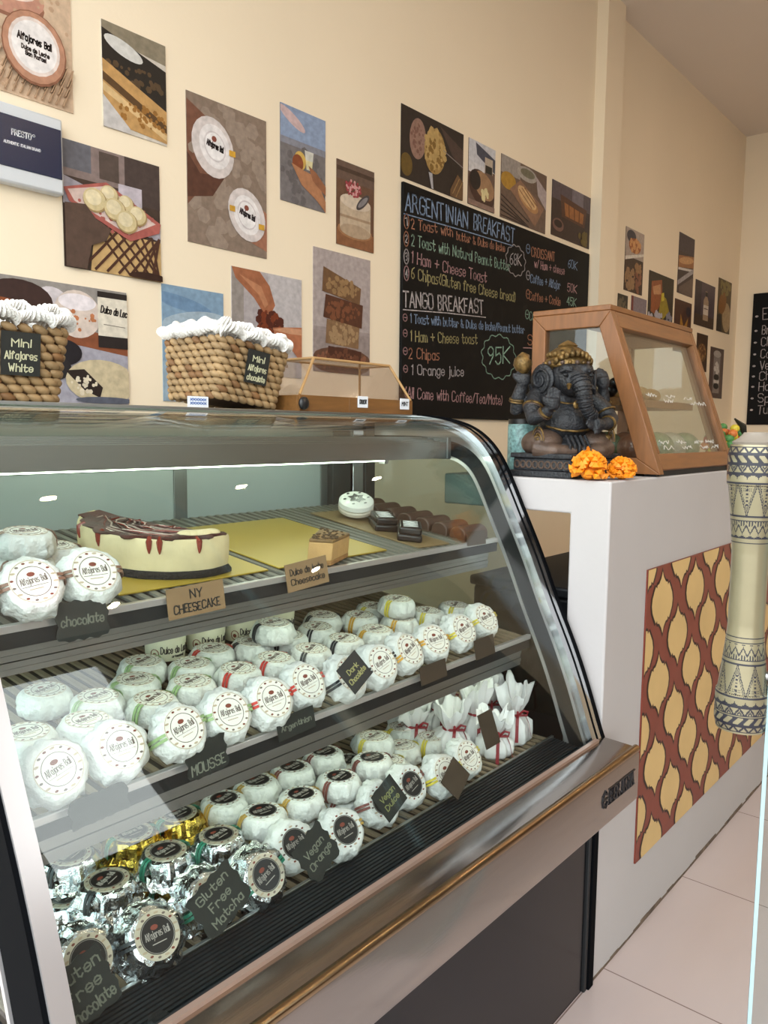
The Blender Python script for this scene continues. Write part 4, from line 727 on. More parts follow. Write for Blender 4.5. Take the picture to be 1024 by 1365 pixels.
rg = random.Random(3)
for i, (tier, lay, lean, kind, x, y, z, lab) in enumerate(ITEMS):
    t = cookie(kind, i % 3 if kind[0] in 'wb' else i % 2); t['label'] = lab; t.name = 'wrapped_cookie'
    slope = {1: .13, 2: .10, 3: 0}[tier]
    if lean: rot = Euler((math.radians(55 + rg.uniform(-3, 3)), 0, rg.uniform(-.16, .04) - .06), 'XYZ'); rot = (rot.to_matrix() @ Matrix.Rotation(rg.uniform(-.05, .35), 3, 'Z')).to_euler()
    else: rot = (Matrix.Rotation(math.atan(slope), 3, 'X') @ Matrix.Rotation(rg.uniform(-.25, .4), 3, 'Z')).to_euler()
    Rm = rot.to_matrix(); t.rotation_euler = rot
    t.scale = (SC, SC, SZ_); t.location = Vector((x, y, z)) - Rm @ Vector((0, 0, H_ / 2 * SZ_))
# ------------------------------------------------------------------ jars of caramel on the middle shelf
m_cup = M('cream_paper_cup', 'e3dcc4', .5, var=.04, scale=20); m_dark = M('caramel', '2a1710', .3); m_cupink = M('cup_ink', '3b3230', .6)
for i, (x, lab) in enumerate(((.815, 'leftmost cream tub of caramel behind the green-banded cookies'), (.905, 'second cream tub of caramel from the left on the middle shelf'), (.995, 'third cream tub of caramel from the left on the middle shelf'), (1.085, 'rightmost cream tub of caramel, half hidden by black-banded cookies'))):
    y = 1.208; z = .794 + .10 * (y - .872) + .002
    t = thing('caramel_tub', lab, 'tub', (x, y, z), group='cream tubs on the middle shelf')
    mx = Matrix.Translation((x, y, z))
    MB().lathe([(.0315, 0), (.0335, .003), (.0345, .008)], m_dark, 40, mx).build('base', t)
    MB().lathe([(.0346, .0075), (.0352, .015), (.0385, .066)], m_cup, 40, mx).build('cup', t)
    MB().lathe([(.0395, .066), (.0405, .067), (.0405, .073), (.038, .075), (.0, .0752)], m_cup, 40, mx).build('lid', t)
    cf = lambda s, q, l: (x + (.0352 + .0033 * (q - .015) / .051 + l) * math.sin(s / .037), y - (.0352 + .0033 * (q - .015) / .051 + l) * math.cos(s / .037), z + q)
    mb = MB(); o_ = -.018
    write(mb, 'Dulce de Leche', o_ - .012, .022, o_ + .052, .022, .012, m_cupink, cf, th=.0016, lift=.0007, jit=0)
    write(mb, 'artesanal', o_ + .008, .014, o_ + .034, .014, .004, m_cupink, cf, th=.0008, lift=.0007, jit=0); stroke(mb, circ(o_ - .024, .021, .008, .009, 14), .0012, m_motif, cf, .0007); fill(mb, circ(o_ - .024, .020, .004, .004, 8)[:-1], m_motif, cf, .0007)
    mb.build('label_print', t, smooth=False)
# ------------------------------------------------------------------ paper bags tied with red ribbon
m_tissue = M('white_tissue', 'e8e4e4', .6, var=.05, scale=30, bump=.25, bscale=60); m_red = M('red_ribbon', '8d1c28', .45); m_redpink = M('pinkish_sweets', 'd8b8b0', .6)
BAGS = [(1.385, 1.10, .085, 'tied white sweet bag farthest back, left end'), (1.325, 1.03, .08, 'squat tied white bag behind the yellow-banded cookies'), (1.405, 1.02, .115, 'tall tied white bag with ribbon ends, back of the group'), (1.475, 1.055, .12, 'tied white bag at the back right of the group'),
        (1.345, .945, .10, 'tied white bag with long red ribbon ends, front left of the group'), (1.425, .935, .125, 'tied white bag behind the brown sign'), (1.395, .868, .085, 'low tied white bag next to the brown sign'), (1.505, .955, .12, 'tied white bag against the right glass'), (1.485, .876, .12, 'foremost tied white bag with a crossed red bow, right end')]
for i, (x, y, h, lab) in enumerate(BAGS):
    t = thing('tied_sweet_bag', lab, 'sweet bag', (x, y, .565), group='white sweet bags tied with red ribbon'); r2 = random.Random(i + 5)
    k = h / .12; neck = .060 * k; ph = [r2.uniform(0, 6.3) for _ in range(6)]
    prof = [(.012, 0), (.029, .001), (.034, .008), (.035, .025 * k), (.031, .045 * k), (.020, .056 * k), (.0125, neck), (.017, .067 * k), (.026, .085 * k), (.033, .105 * k), (.036, .118 * k), (.030, .116 * k), (.020, .085 * k), (.008, .068 * k)]
    def fn(p, a, j):
        am = .13 if j < 4 else .26; w = math.sin(a * 7 + ph[0]) * .5 + math.sin(a * 11 + ph[1]) * .35 + math.sin(a * 4 + ph[2]) * .4
        if j in (9, 10, 11): dz = .016 * k * math.sin(a * 3 + ph[3]) + .008 * math.sin(a * 8 + ph[4])
        else: dz = 0
        return (p[0] * (1 + am * w), p[1] * (1 + am * w) * (.85 if j > 6 else 1), max(0, p[2] + dz))
    prof = [(r_ * 1.14, z_ * 1.06) for r_, z_ in prof]; neck *= 1.06
    MB().lathe(prof, m_tissue, 48, Matrix.Translation((x, y, .565)), fn=fn).build('paper_bag', t, angle=60)
    mb = MB(); mb.tube([(x + .0165 * math.cos(a), y + .0165 * math.sin(a), .565 + neck) for a in [2 * PI * q / 14 for q in range(14)]], .0028, m_red, 6, closed=True)
    a0 = -PI * .62
    for s_, ln in ((-.35, .05), (.45, .045)):
        p0 = Vector((x + .017 * math.cos(a0), y + .017 * math.sin(a0), .565 + neck)); d = Vector((math.cos(a0 + s_ * 2), math.sin(a0 + s_ * 2), 0))
        pts = [p0, p0 + d * .015 + Vector((0, 0, .004)), p0 + d * .024 + Vector((0, 0, -.015)), p0 + d * .030 + Vector((0, 0, -ln))]
        side = Vector((-d.y, d.x, 0)) * .0035
        for a, b in zip(pts[:-1], pts[1:]): mb.add([a - side, a + side, b + side, b - side] + [q + d * .0006 for q in (a - side, a + side, b + side, b - side)], [(0,1,2,3), (4,5,6,7), (0,4,5,1), (2,6,7,3), (0,3,7,4), (1,5,6,2)], m_red)
        lp = [p0 + d * .0 + Vector((0, 0, 0)), p0 + d * .012 + Vector((0, 0, .012)), p0 + d * .022 + Vector((0, 0, .010)), p0 + d * .020 + Vector((0, 0, .002)), p0]
        mb.tube(lp, .0024, m_red, 6)
    mb.build('red_ribbon', t, smooth=False)
# ------------------------------------------------------------------ cakes on the top shelf
SZ = lambda y: 1.009 + .13 * (y - .945)
tilt = Matrix.Rotation(math.atan(.13), 4, 'X')
m_card = M('gold_cake_card', 'b99c3c', .38, .35, var=.08, scale=10); m_cream2 = M('cheesecake', 'd3c298', .65, var=.16, scale=25, bump=.1, bscale=80); m_rim = M('cheesecake_rim', 'cfae62', .6, var=.15, scale=30); m_crust = M('dark_crumb_crust', '1c1512', .9, var=.4, scale=80, bump=.6, bscale=200)
m_berry = M('berry_topping', '451c18', .6, spec=.25, var=.5, scale=30, bump=.3, bscale=90); m_sauce = M('berry_sauce', '7d2e22', .2)
def card(lab, x0, x1, y0, y1, yaw=0, cx=None):
    cx, cy = (x0 + x1) / 2, (y0 + y1) / 2; o = MB().box((-(x1-x0)/2, -(y1-y0)/2, 0), ((x1-x0)/2, (y1-y0)/2, .003), m_card).build('cake_card', origin=(0, 0, 0), bevel=.001)
    o.matrix_world = Matrix.Translation((cx, cy, SZ(cy) + .0005)) @ tilt @ Matrix.Rotation(yaw, 4, 'Z'); return tag(o, lab, 'cake card', 'gold cake cards on the top shelf')
card('gold card under the large cheesecake half', .592, .868, .985, 1.265)
card('gold card under the caramel cake slice', .892, 1.175, .985, 1.29)
def half_cake():
    cx, cy = .752, 1.125; z = SZ(cy) + .0038; t = thing('cheesecake_half', 'half of a baked cheesecake with dark berry swirl and black crust on gold card', 'cake', (cx, cy, z))
    R, n = .128, 40; a0 = math.radians(113.8); A = [a0 + PI * i / n for i in range(n + 1)]      # curved side bulges to the viewer
    def wedge(prof, mat, name, par, rough=.0):
        mb = MB(); vs = []; fs = []; K = len(prof)
        for j, (r, zz) in enumerate(prof):
            for a in A:
                q = r * R + (rough * noise.noise(Vector((math.cos(a) * 6, math.sin(a) * 6, zz * 60))) if r > .1 else 0); vs.append((cx + q * math.cos(a), cy + q * math.sin(a), z + zz + .125 * q * math.sin(a)))
        m = n + 1
        for j in range(K - 1):
            for i in range(n): fs.append((j*m+i, j*m+i+1, (j+1)*m+i+1, (j+1)*m+i))
        fs.append(tuple([j*m for j in range(K)])); fs.append(tuple([j*m+n for j in reversed(range(K))]))
        mb.add(vs, fs, mat); return mb.build(name, par, angle=60)
    wedge([(0, 0), (1.02, 0), (1.03, .006), (1.0, .011), (0, .011)], m_crust, 'crumb_crust', t, .003)
    c = wedge([(0, .0108), (.985, .0108), (.99, .03), (1.0, .055), (.985, .060), (.93, .058), (.85, .053), (0, .052)], m_cream2, 'filling', t, .002)
    wedge([(.0, .0525), (.93, .0550), (.968, .0605), (.93, .0622), (.6, .0575), (0, .0560)], m_berry, 'berry_topping', t, .016)
    mb = MB()
    for a in (3.35, 4.0, 4.12, 4.6, 2.9):
        p = [(cx + R * q * math.cos(a), cy + R * q * math.sin(a), z + zz + .125 * R * math.sin(a)) for q, zz in ((.93, .061), (1.003, .056), (1.004, .046), (1.0, .038))]; mb.tube(p, [.004, .005, .0035, .001], m_sauce, 8)
    mb.build('sauce_drips', t)
    mb = MB(); r2 = random.Random(2)
    for k in range(13):
        q0 = .25 + .05 * k; pts = []
        for j in range(10):
            a = A[0] + .25 + (PI - .5) * j / 9; q = min(.86, q0 + .06 * math.sin(j * 1.7 + k)); pts.append((cx + R * q * math.cos(a), cy + R * q * math.sin(a), z + .0590 + .125 * R * q * math.sin(a)))
        mb.tube(pts, .0011 + .0007 * r2.random(), [m_sauce, m_berry, M('pale_glaze', 'a08c80', .5)][k % 3], 6)
    mb.build('swirl_streaks', t)
    mb = MB()
    for k in range(5): a = A[-1] - .12 - .1 * k; mb.ell((cx + R * (.80 - .03 * k) * math.cos(a), cy + R * (.80 - .03 * k) * math.sin(a), z + .060 + .125 * R * .8 * math.sin(a)), (.016, .015, .007), m_cream2, 14, 8)
    mb.build('raised_rim_piece', t)
half_cake()
def slice_():
    cx, cy = 1.005, .99; z = SZ(cy) + .004; t = thing('cake_slice', 'tan layered caramel cake slice standing on the big gold card', 'cake', (cx, cy, z))
    mx = Matrix.Translation((cx, cy, z)) @ tilt @ Matrix.Rotation(math.radians(30), 4, 'Z')
    tri = [(-.055, .018), (-.040, -.022), (.038, -.034), (.046, .024)]
    m_t = [M('slice_caramel', 'c49a62', .6, var=.12, scale=40, bump=.2, bscale=120), M('slice_sponge', 'a87a48', .8, var=.25, scale=60, bump=.4, bscale=150)]
    for nm, z0, z1, m, s in (('base', 0, .008, m_t[1], 1.02), ('caramel_filling', .008, .040, m_t[0], 1.0), ('topping', .040, .046, M('slice_top', '8d6b40', .5, var=.4, scale=60), .99)):
        mb = MB(); p = [(a * s, b * s) for a, b in tri]; mb.extr(p, lambda q, w: tuple(mx @ Vector((q[0], q[1], w))), z0, z1, m); mb.build(nm, t, bevel=.0015)
    mb = MB(); r2 = random.Random(8)
    for _ in range(70):
        u, v = r2.random(), r2.random(); q = [(tri[0][k] * (1-u) + tri[3][k] * u) * (1-v) + (tri[1][k] * (1-u) + tri[2][k] * u) * v for k in (0, 1)]; mb.ell(mx @ Vector((q[0] * .93, q[1] * .93, .0465)), (.003, .003, .0014), M('crumb_dark', '4a3520', .6), 6, 4)
    mb.build('crumbs', t)
slice_()
m_board2 = M('biscuit_board', '8a7350', .5, .2); m_choc = M('dark_chocolate', '1e1513', .28, var=.3, scale=20); m_icing = M('white_icing', 'e9e9e4', .35); m_bchoc = M('brown_bar', '4a3226', .5, var=.2, scale=20)
o = MB().box((-.05, -.17, 0), (.05, .17, .003), m_board2).build('cake_card', origin=(0, 0, 0), bevel=.001); o.matrix_world = Matrix.Translation((1.315, 1.135, SZ(1.135) + .0005)) @ tilt @ Matrix.Rotation(math.radians(-4), 4, 'Z'); tag(o, 'long narrow brown card under the iced cookie and chocolate bars', 'cake card', 'gold cake cards on the top shelf')
x, y = 1.345, 1.225; z = SZ(y) + .0035
t = thing('iced_cookie', 'round white iced cookie with a dark flower drawn on top', 'cookie', (x, y, z)); mx = Matrix.Translation((x, y, z + .0165)) @ Matrix.Rotation(math.radians(24), 4, Vector((.78, -.62, 0)))
MB().lathe([(.034, 0), (.040, .003), (.041, .010), (.038, .014), (0, .014)], M('cookie_base', 'cfc6b8', .6), 40, mx).build('base', t)
MB().lathe([(.037, .0142), (.041, .017), (.040, .027), (.034, .032), (0, .033)], m_icing, 40, mx).build('icing', t)
mb = MB(); f2 = lambda s, q, l: tuple(mx @ Vector((s, q, .0325 + l)))
for k in range(6):
    a = k * PI / 3; fill(mb, [(.003 * math.cos(a) + .019 * math.cos(a) * c_ - .0072 * s_ * math.sin(a), .003 * math.sin(a) + .019 * math.sin(a) * c_ + .0072 * s_ * math.cos(a)) for c_, s_ in ((0, 0), (.4, 1), (1, 0), (.4, -1))], m_choc, f2, .0012); fill(mb, circ(.028 * math.cos(a + .5), .028 * math.sin(a + .5), .0045, .003, 8)[:-1], m_choc, f2, .0005)
mb.build('flower_drawing', t, smooth=False)
for (x, y, ya, lab) in ((1.325, 1.125, .9, 'glossy chocolate covered cookie bar with white drizzle, left of the pair'), (1.305, 1.035, .7, 'glossy chocolate covered cookie bar, right of the drizzled pair')):
    z = SZ(y) + .0035; t = thing('chocolate_bar', lab, 'chocolate bar', (x, y, z), group='chocolate bars beside the iced cookie'); mx = Matrix.Translation((x, y, z)) @ tilt @ Matrix.Rotation(ya, 4, 'Z')
    mb = MB(); mb.box((-.044, -.026, 0), (.044, .026, .015), m_choc, mx); mb.box((-.042, -.024, .0145), (.042, .024, .030), m_choc, mx); mb.build('coating', t, bevel=.004)
    mb = MB(); f3 = lambda s, q, l: tuple(mx @ Vector((s, q, .030 + l)))
    stroke(mb, [(-.03 + .0085 * q, (-.015 if q % 2 else .015)) for q in range(8)], .0013, m_icing, f3, .001); mb.build('white_drizzle', t, smooth=False)
ords = ['farthest back', 'second from the back', 'third from the back', 'fourth from the back', 'fifth from the back', 'second from the front', 'nearest the front']
for k in range(7):
    y = 1.285 - .050 * k; x = 1.455; z = SZ(y)
    t = thing('rounded_brown_bar', 'rounded brown cake bar along the right end of the top shelf, ' + ords[k], 'cake bar', (x, y, z), group='brown cake bars in a row at the right end of the top shelf'); mx = Matrix.Translation((x, y, z + .0005)) @ tilt
    mb = MB(); pr_ = [(.022 * math.cos(a), .004 + .024 * max(0, math.sin(a)) ** .7) for a in [PI * q / 12 for q in range(13)]]; mb.extr([(a, max(.0, b)) for a, b in pr_] + [(-.022, 0), (.022, 0)], lambda p, xx: tuple(mx @ Vector((xx, p[0], p[1]))), -.045, .045, m_bchoc); mb.build('bar', t, bevel=.003)
    MB().box((-.047, -.023, -.0003), (.047, .023, .0016), M('bar_paper', '5a4a3c', .6), mx).build('paper', t, smooth=False)
# ------------------------------------------------------------------ hand-written cards
m_slate = M('slate_card', '20221f', .6, var=.25, scale=30); m_kraft = M('kraft_card', '8a6d4e', .8, var=.12, scale=25); m_chalk = M('chalk_writing', '77776b', .9); m_marker = M('marker_writing', '1d1a1a', .6); m_blank = M('brown_slate', '43362b', .6, var=.2, scale=20)
def sign(lab, cx, y, cz, w, h, roll, mat, ink, lines, th=.0016, lean=.12, wavy=0, hh=.011, yaw=-.12):
    t = thing('name_card', lab, 'sign', (cx, y, cz)); mx = Matrix.Translation((cx, y, cz)) @ Matrix.Rotation(yaw, 4, 'Z') @ Matrix.Rotation(-lean, 4, 'X') @ Matrix.Rotation(roll, 4, 'Y')
    f_ = lambda s, q, l: tuple(mx @ Vector((s, -.0008 - l, q)))
    if wavy:
        p = []; n = 40
        for i in range(n):
            a = 2 * PI * i / n; q = 1 / max(abs(math.cos(a)) / (w / 2), abs(math.sin(a)) / (h / 2)); q *= 1 + wavy * math.sin(11 * a) - .04; p.append((q * math.cos(a), q * math.sin(a)))
    else: p = [(-w/2, -h/2), (w/2, -h/2), (w/2, h/2), (-w/2, h/2)]
    mb = MB(); mb.extr(p, lambda q, d: tuple(mx @ Vector((q[0], d, q[1]))), -.0008, .0008, mat); mb.build('card', t, smooth=False)
    if lines:
        mb = MB(); k = len(lines); st = min(hh * 1.5, h * .85 / k)
        for i, tx in enumerate(lines):
            ww = min(w * .80, len(tx) * hh * .72); z_ = (k - 1) / 2 * st - i * st - hh * .45; write(mb, tx, -ww / 2, z_, ww / 2, z_, hh * .9, ink, f_, th=th, lift=.0005, jit=.3)
        mb.build('handwriting', t, smooth=False)
sign('dark jagged card reading chocolate on the top shelf edge', .503, .925, 1.008, .068, .052, 0, m_slate, m_chalk, ['chocolate'], wavy=.06, lean=.1, hh=.013)
sign('brown kraft card reading NY cheesecake', .681, .930, 1.005, .092, .044, -.05, m_kraft, m_marker, ['NY', 'CHEESECAKE'], lean=.1, hh=.013, th=.0018)
sign('brown kraft card reading dulce de leche cheesecake', .903, .930, 1.013, .086, .046, -.10, m_kraft, m_marker, ['Dulce de leche', 'Cheesecake'], lean=.1, hh=.011, th=.0014)
sign('small dark blank card at the right end of the top shelf edge', 1.404, .930, 1.024, .06, .03, 0, m_blank, m_chalk, [], lean=.1)
sign('black jagged card reading mousse on the middle shelf edge', .636, .850, .806, .064, .050, -.1, m_slate, m_chalk, ['', 'MOUSSE'], wavy=.06, hh=.015)
sign('dark jagged card at the left end of the middle shelf edge', .476, .848, .797, .075, .036, -.1, m_slate, m_chalk, [], wavy=.05)
sign('black faint lettered card under the red-banded cookies', .802, .850, .806, .07, .034, -.1, m_slate, m_chalk, ['Argentinian'], hh=.009, th=.001)
sign('tilted square slate card reading dark chocolate', .895, .815, .872, .052, .048, -.50, m_slate, M('yellowish_chalk', '8a8a5a', .9), ['Dark', 'Chocolate'], lean=.45, hh=.009, th=.0013)
sign('blank dark card under the orange-banded cookies', 1.157, .855, .803, .07, .034, -.08, m_blank, m_chalk, [])
sign('blank dark card under the yellow-banded cookies', 1.33, .855, .815, .06, .04, -.08, m_blank, m_chalk, [])
sign('dark torn card reading gluten free chocolate at the left frame', .418, .790, .620, .070, .070, -.3, m_slate, m_chalk, ['Gluten', 'Free', 'chocolate'], wavy=.05, lean=.45, hh=.014, th=.0018)
sign('dark torn card reading gluten free matcha over a silver cookie', .607, .788, .640, .080, .064, -.45, m_slate, m_chalk, ['Gluten', 'Free', 'Matcha'], wavy=.05, lean=.45, hh=.012, th=.0016)
sign('dark scalloped card reading vegan orange', .775, .778, .638, .066, .062, -.5, m_slate, m_chalk, ['Vegan', 'Orange'], wavy=.07, lean=.45, hh=.011, th=.0014)
sign('tilted square slate card reading vegan dulce', .960, .795, .648, .056, .052, -.45, m_slate, M('yellowish_chalk', '8a8a5a', .9), ['Vegan', 'Dulce'], lean=.45, hh=.010, th=.0013)
sign('tilted blank brown card on the yellow-banded front cookies', 1.135, .785, .625, .058, .048, -.6, m_blank, m_chalk, [], lean=.45)
sign('narrow brown card standing before the sweet bags', 1.322, .835, .650, .045, .07, -.1, m_blank, m_chalk, [], lean=.3)
# ------------------------------------------------------------------ woven baskets on the case
m_weave = M('water_hyacinth', '9a7d56', .65, var=.35, scale=25, bump=.2, bscale=120); m_weave2 = M('water_hyacinth_dark', '7a5632', .7, var=.3, scale=30); m_wool = M('white_cord', 'e6e3de', .8, var=.06, scale=60, bump=.4, bscale=300); m_liner = M('basket_inside', '5a3f24', .8)
TOPZ = 1.2897
def basket(lab, x, y, wx, wy, h, yaw, ty, lines, tilt_y, sign_u, sign_w=.055):
    t = thing('woven_basket', lab, 'basket', (x, y, TOPZ), group='woven baskets on the case', local=True)
    t.rotation_euler = (0, tilt_y, yaw); t.location.z = TOPZ + abs(math.sin(tilt_y)) * wx / 2
    def rim(u, z):     # rounded rectangle outline, u in 0..1 around
        k = .86 + .14 * z / h; ax, ay = wx / 2 * k, wy / 2 * k; r = .022
        per = [(ax, -ay), (ax, ay), (-ax, ay), (-ax, -ay)]
        seg = [(-ax, -ay), (ax, -ay), (ax, ay), (-ax, ay)]; Ls = [2*ax, 2*ay, 2*ax, 2*ay]; s = (u % 1) * sum(Ls); i = 0
        while s > Ls[i]: s -= Ls[i]; i += 1
        a, b = seg[i], seg[(i+1) % 4]; q = s / Ls[i]; px, py = a[0] + (b[0]-a[0]) * q, a[1] + (b[1]-a[1]) * q
        cx, cy = max(-ax + r, min(ax - r, px)), max(-ay + r, min(ay - r, py)); d = Vector((px - cx, py - cy))
        if d.length > r: d = d.normalized() * r
        tang = Vector((b[0]-a[0], b[1]-a[1])).normalized()
        if abs(px - cx) > 1e-6 and abs(py - cy) > 1e-6: nrm = d.normalized(); tang = Vector((-nrm.y, nrm.x))
        return Vector((cx + d.x, cy + d.y, z)), tang
    rows = 9; n = int((2 * (wx + wy)) / .0245); mb = MB(); r2 = random.Random(int(x * 100)); dz = h / rows
    for j in range(rows):
        for i in range(n):
            p, tg = rim((i + .5 * (j % 2)) / n, dz * (j + .5)); ang = math.atan2(tg.y, tg.x)
            rot = Matrix.Rotation(ang, 3, 'Z') @ Matrix.Rotation(r2.uniform(.25, .45), 3, 'Y')
            mb.ell(p, (.0136, .0085, dz * .53), m_weave if r2.random() > .12 else m_weave2, 10, 7, rot)
    mb.build('woven_body', t)
    mb = MB(); N = 40; pr_ = []
    for z in (.004, h * .5, h * .93):
        for i in range(N): pr_.append(rim(i / N, z)[0] * 1.0)
    pr_ = [Vector((p.x * .97, p.y * .97, p.z)) for p in pr_]
    mb.add(pr_, [(j*N+i, j*N+(i+1) % N, (j+1)*N+(i+1) % N, (j+1)*N+i) for j in range(2) for i in range(N)] + [tuple(reversed(range(N)))], m_liner); mb.build('lining', t)
    # crocheted white trim: rows of cord loops wandering over the rim
    mb = MB(); nl = int(2 * (wx + wy) / .0056)
    for k in range(3):
        for i in range(nl):
            u = i / nl; p, tg = rim(u, h); nn_ = Vector((tg.y, -tg.x, 0)); wave = math.sin(u * 2 * PI * 11 + k) * .010
            c = p + nn_ * (.008 - k * .011 + wave * .5) + Vector((0, 0, .003 + (.014 if k == 1 else .004) + .010 * abs(math.sin(u * 2 * PI * 7 + k * 1.3))))
            rot = Matrix.Rotation(math.atan2(tg.y, tg.x), 3, 'Z') @ Matrix.Rotation(.6 * math.sin(u * 90 + k), 3, 'Y') @ Matrix.Rotation(r2.uniform(-.3, .3), 3, 'X')
            mb.ell(c, (.0036, .0125, .0125), m_wool, 8, 6, rot)
    mb.build('crochet_trim', t)
    # slate name tag on the front
    c = -wx / 2 + sign_u * wx; f_ = lambda s, q, l: (c + s, -wy / 2 * (.86 + .14 * (h * .58 + q) / h) - .0125 - l, h * .58 + q)
    mb = MB(); mb.extr([(-sign_w/2, -.030), (sign_w/2, -.030), (sign_w/2, .036), (-sign_w/2, .036)], lambda q, d: f_(q[0], q[1], d), -.001, .001, m_slate); tg_ = mb.build('name_tag', t, smooth=False)
    mb = MB()
    for i, tx in enumerate(lines): ww = min(sign_w * .82, len(tx) * .0075); write(mb, tx, -ww/2, .014 - i * .019, ww/2, .014 - i * .019, .011, M('tag_writing', 'c9c6a4', .9), f_, th=.0016, lift=.0016)
    mb.build('tag_writing', tg_, smooth=False); return t
basket('left woven basket with white crocheted rim and white chalk tag, cut by the left edge', .565, 1.335, .20, .19, .120, 0.03, 0, ['Mini', 'Alfajores', 'White'], 0, .57, .062)
basket('right woven basket with white crocheted rim and chocolate tag, tilted on the case', 1.058, 1.345, .185, .185, .122, 0.02, 0, ['Mini', 'Alfajores', 'chocolate'], .12, .50, .058)
# small price tag under the right basket
m_tagw = M('white_tag', 'dfe3ea', .5); m_blue = M('blue_print', '5a78b4', .6); m_tagk = M('tag_black', '222226', .6)
def ptag(lab, x, y, z, w, h, tx, ink, yaw=0):
    t = thing('price_tag', lab, 'tag', (x, y, z)); f_ = lambda s, q, l: (x + s, y - .0008 - l, z + q)
    MB().box((x - w/2, y - .0008, z), (x + w/2, y + .0008, z + h), m_tagw).build('card', t, smooth=False)
    mb = MB()
    for i, q in enumerate(tx): write(mb, q, -w * .38, h * (.62 - .34 * i) if len(tx) > 1 else h * .35, w * .38, h * (.62 - .34 * i) if len(tx) > 1 else h * .35, h * (.24 if len(tx) > 1 else .34), ink, f_, th=.0016, lift=.0004)
    mb.build('print', t, smooth=False)
ptag('white tag with blue print under the left corner of the right basket', .905, 1.222, TOPZ, .046, .020, ['xxxxxx', 'xxxxxx'], m_blue)
# clear lidded tray
t = thing('pastry_tray', 'wooden tray with clear hipped cover and two price stickers on the case', 'tray', (1.36, 1.30, TOPZ)); m_wood = M('tray_bamboo', '7a5228', .5, var=.25, scale=12, stretch=(1, 8, 8)); m_cane = M('cane_edge', 'b08a5a', .5)
mb = MB(); mb.box((1.165, 1.222, TOPZ), (1.548, 1.40, TOPZ + .008), m_wood)
for lo, hi in (((1.165, 1.222, TOPZ + .0078), (1.548, 1.232, TOPZ + .034)), ((1.165, 1.39, TOPZ + .0078), (1.548, 1.40, TOPZ + .034)), ((1.165, 1.2318, TOPZ + .0078), (1.175, 1.3902, TOPZ + .034)), ((1.538, 1.2318, TOPZ + .0078), (1.548, 1.3902, TOPZ + .034))): mb.box(lo, hi, m_wood)
mb.box((1.318, 1.2212, TOPZ + .001), (1.320, 1.2222, TOPZ + .033), m_weave2); mb.build('tray_base', t, bevel=.002)
b = [(1.168, 1.226), (1.545, 1.226), (1.545, 1.396), (1.168, 1.396)]; c = [(1.245, 1.262), (1.505, 1.262), (1.505, 1.36), (1.245, 1.36)]; z0, z1 = TOPZ + .0345, TOPZ + .118
mb = MB(); mb.add([(x, y, z0) for x, y in b] + [(x, y, z1) for x, y in c] + [(x + (.0012 if x < 1.3 else -.0012), y + (.0012 if y < 1.3 else -.0012), z0) for x, y in b] + [(x, y, z1 - .0012) for x, y in c], [(4,5,6,7), (0,1,5,4), (1,2,6,5), (2,3,7,6), (3,0,4,7), (12,13,14,15), (8,9,13,12), (9,10,14,13), (10,11,15,14), (11,8,12,15), (0,8,9,1), (1,9,10,2), (2,10,11,3), (3,11,8,0)], glass_mat('clear_plastic', (.95, .93, .92), .07, .05)); mb.build('clear_cover', t, smooth=False)
mb = MB()
for i in range(4):
    mb.tube([(*c[i], z1), (*c[(i+1) % 4], z1)], .0032, m_cane, 8); mb.tube([(*b[i], z0), (*c[i], z1)], .0032, m_cane, 8)
mb.build('cane_edges', t)
mb = MB(); mb.ell((1.17, 1.215, TOPZ + .016), (.014, .008, .014), m_sealk, 16, 10); mb.build('latch_knob', t)
for x, lab, tx in ((1.362, 'left sticker', 'CRUNCHY'), (1.515, 'right sticker', 'MINT')):
    o = MB().box((x - .017, 1.2195, TOPZ + .012), (x + .017, 1.2215, TOPZ + .038), m_tagw).build('price_sticker', t, bevel=.0005); mb = MB(); write(mb, tx, x - .012, TOPZ + .021, x + .012, TOPZ + .021, .009, m_tagk, lambda s, q, l: (s, 1.2195 - l, q), th=.0017, lift=.0004); mb.build('sticker_print', o, smooth=False)
for k, (x, y) in enumerate(((1.25, 1.30), (1.32, 1.32))):
    o = MB().lathe([(.02, 0), (.030, .004), (.031, .012), (.026, .018), (0, .019)], M('baked_cookie', 'b07f4a', .7, var=.3, scale=40), 24).build('plain_cookie', origin=(0, 0, 0)); o.location = (x, y, TOPZ + .0082); tag(o, ('left' if k == 0 else 'right') + ' plain baked cookie under the clear cover', 'cookie', 'plain cookies in the covered tray')
# ------------------------------------------------------------------ slanted wooden glass cabinet on the bar counter
t = thing('glass_cabinet', 'slanted teak framed glass food cabinet standing on the white counter', 'cabinet', (2.13, .88, CT)); m_teak = M('teak', '80522c', .42, var=.22, scale=5, stretch=(14, 14, 2), bump=.05, bscale=40); m_teak2 = M('teak_along', '80522c', .42, var=.22, scale=5, stretch=(2, 14, 14))
xa, xb = 1.85, 2.42; B0, B1, T0, T1 = (.710, CT + .006), (1.065, CT + .006), (.851, 1.548), (1.065, 1.548)
def frame_side(x0, x1):
    mb = MB(); P = [B0, B1, T1, T0]; w = .038; inn = [(B0[0] + .060, B0[1] + w), (B1[0] - w, B1[1] + w), (T1[0] - w, T1[1] - w), (T0[0] + .028, T0[1] - w)]
    for i in range(4): mb.extr([P[i], P[(i+1) % 4], inn[(i+1) % 4], inn[i]], YZ, x0, x1, m_teak)
    return mb, inn
for nm, x0, x1 in (('side_frame', xa, xa + .026), ('side_frame', xb - .026, xb)):
    mb, inn = frame_side(x0, x1); o = mb.build(nm, t, bevel=.002); MB().extr(inn, YZ, (x0 + x1) / 2 - .002, (x0 + x1) / 2 + .002, m_gd).build('side_glass', o, smooth=False)
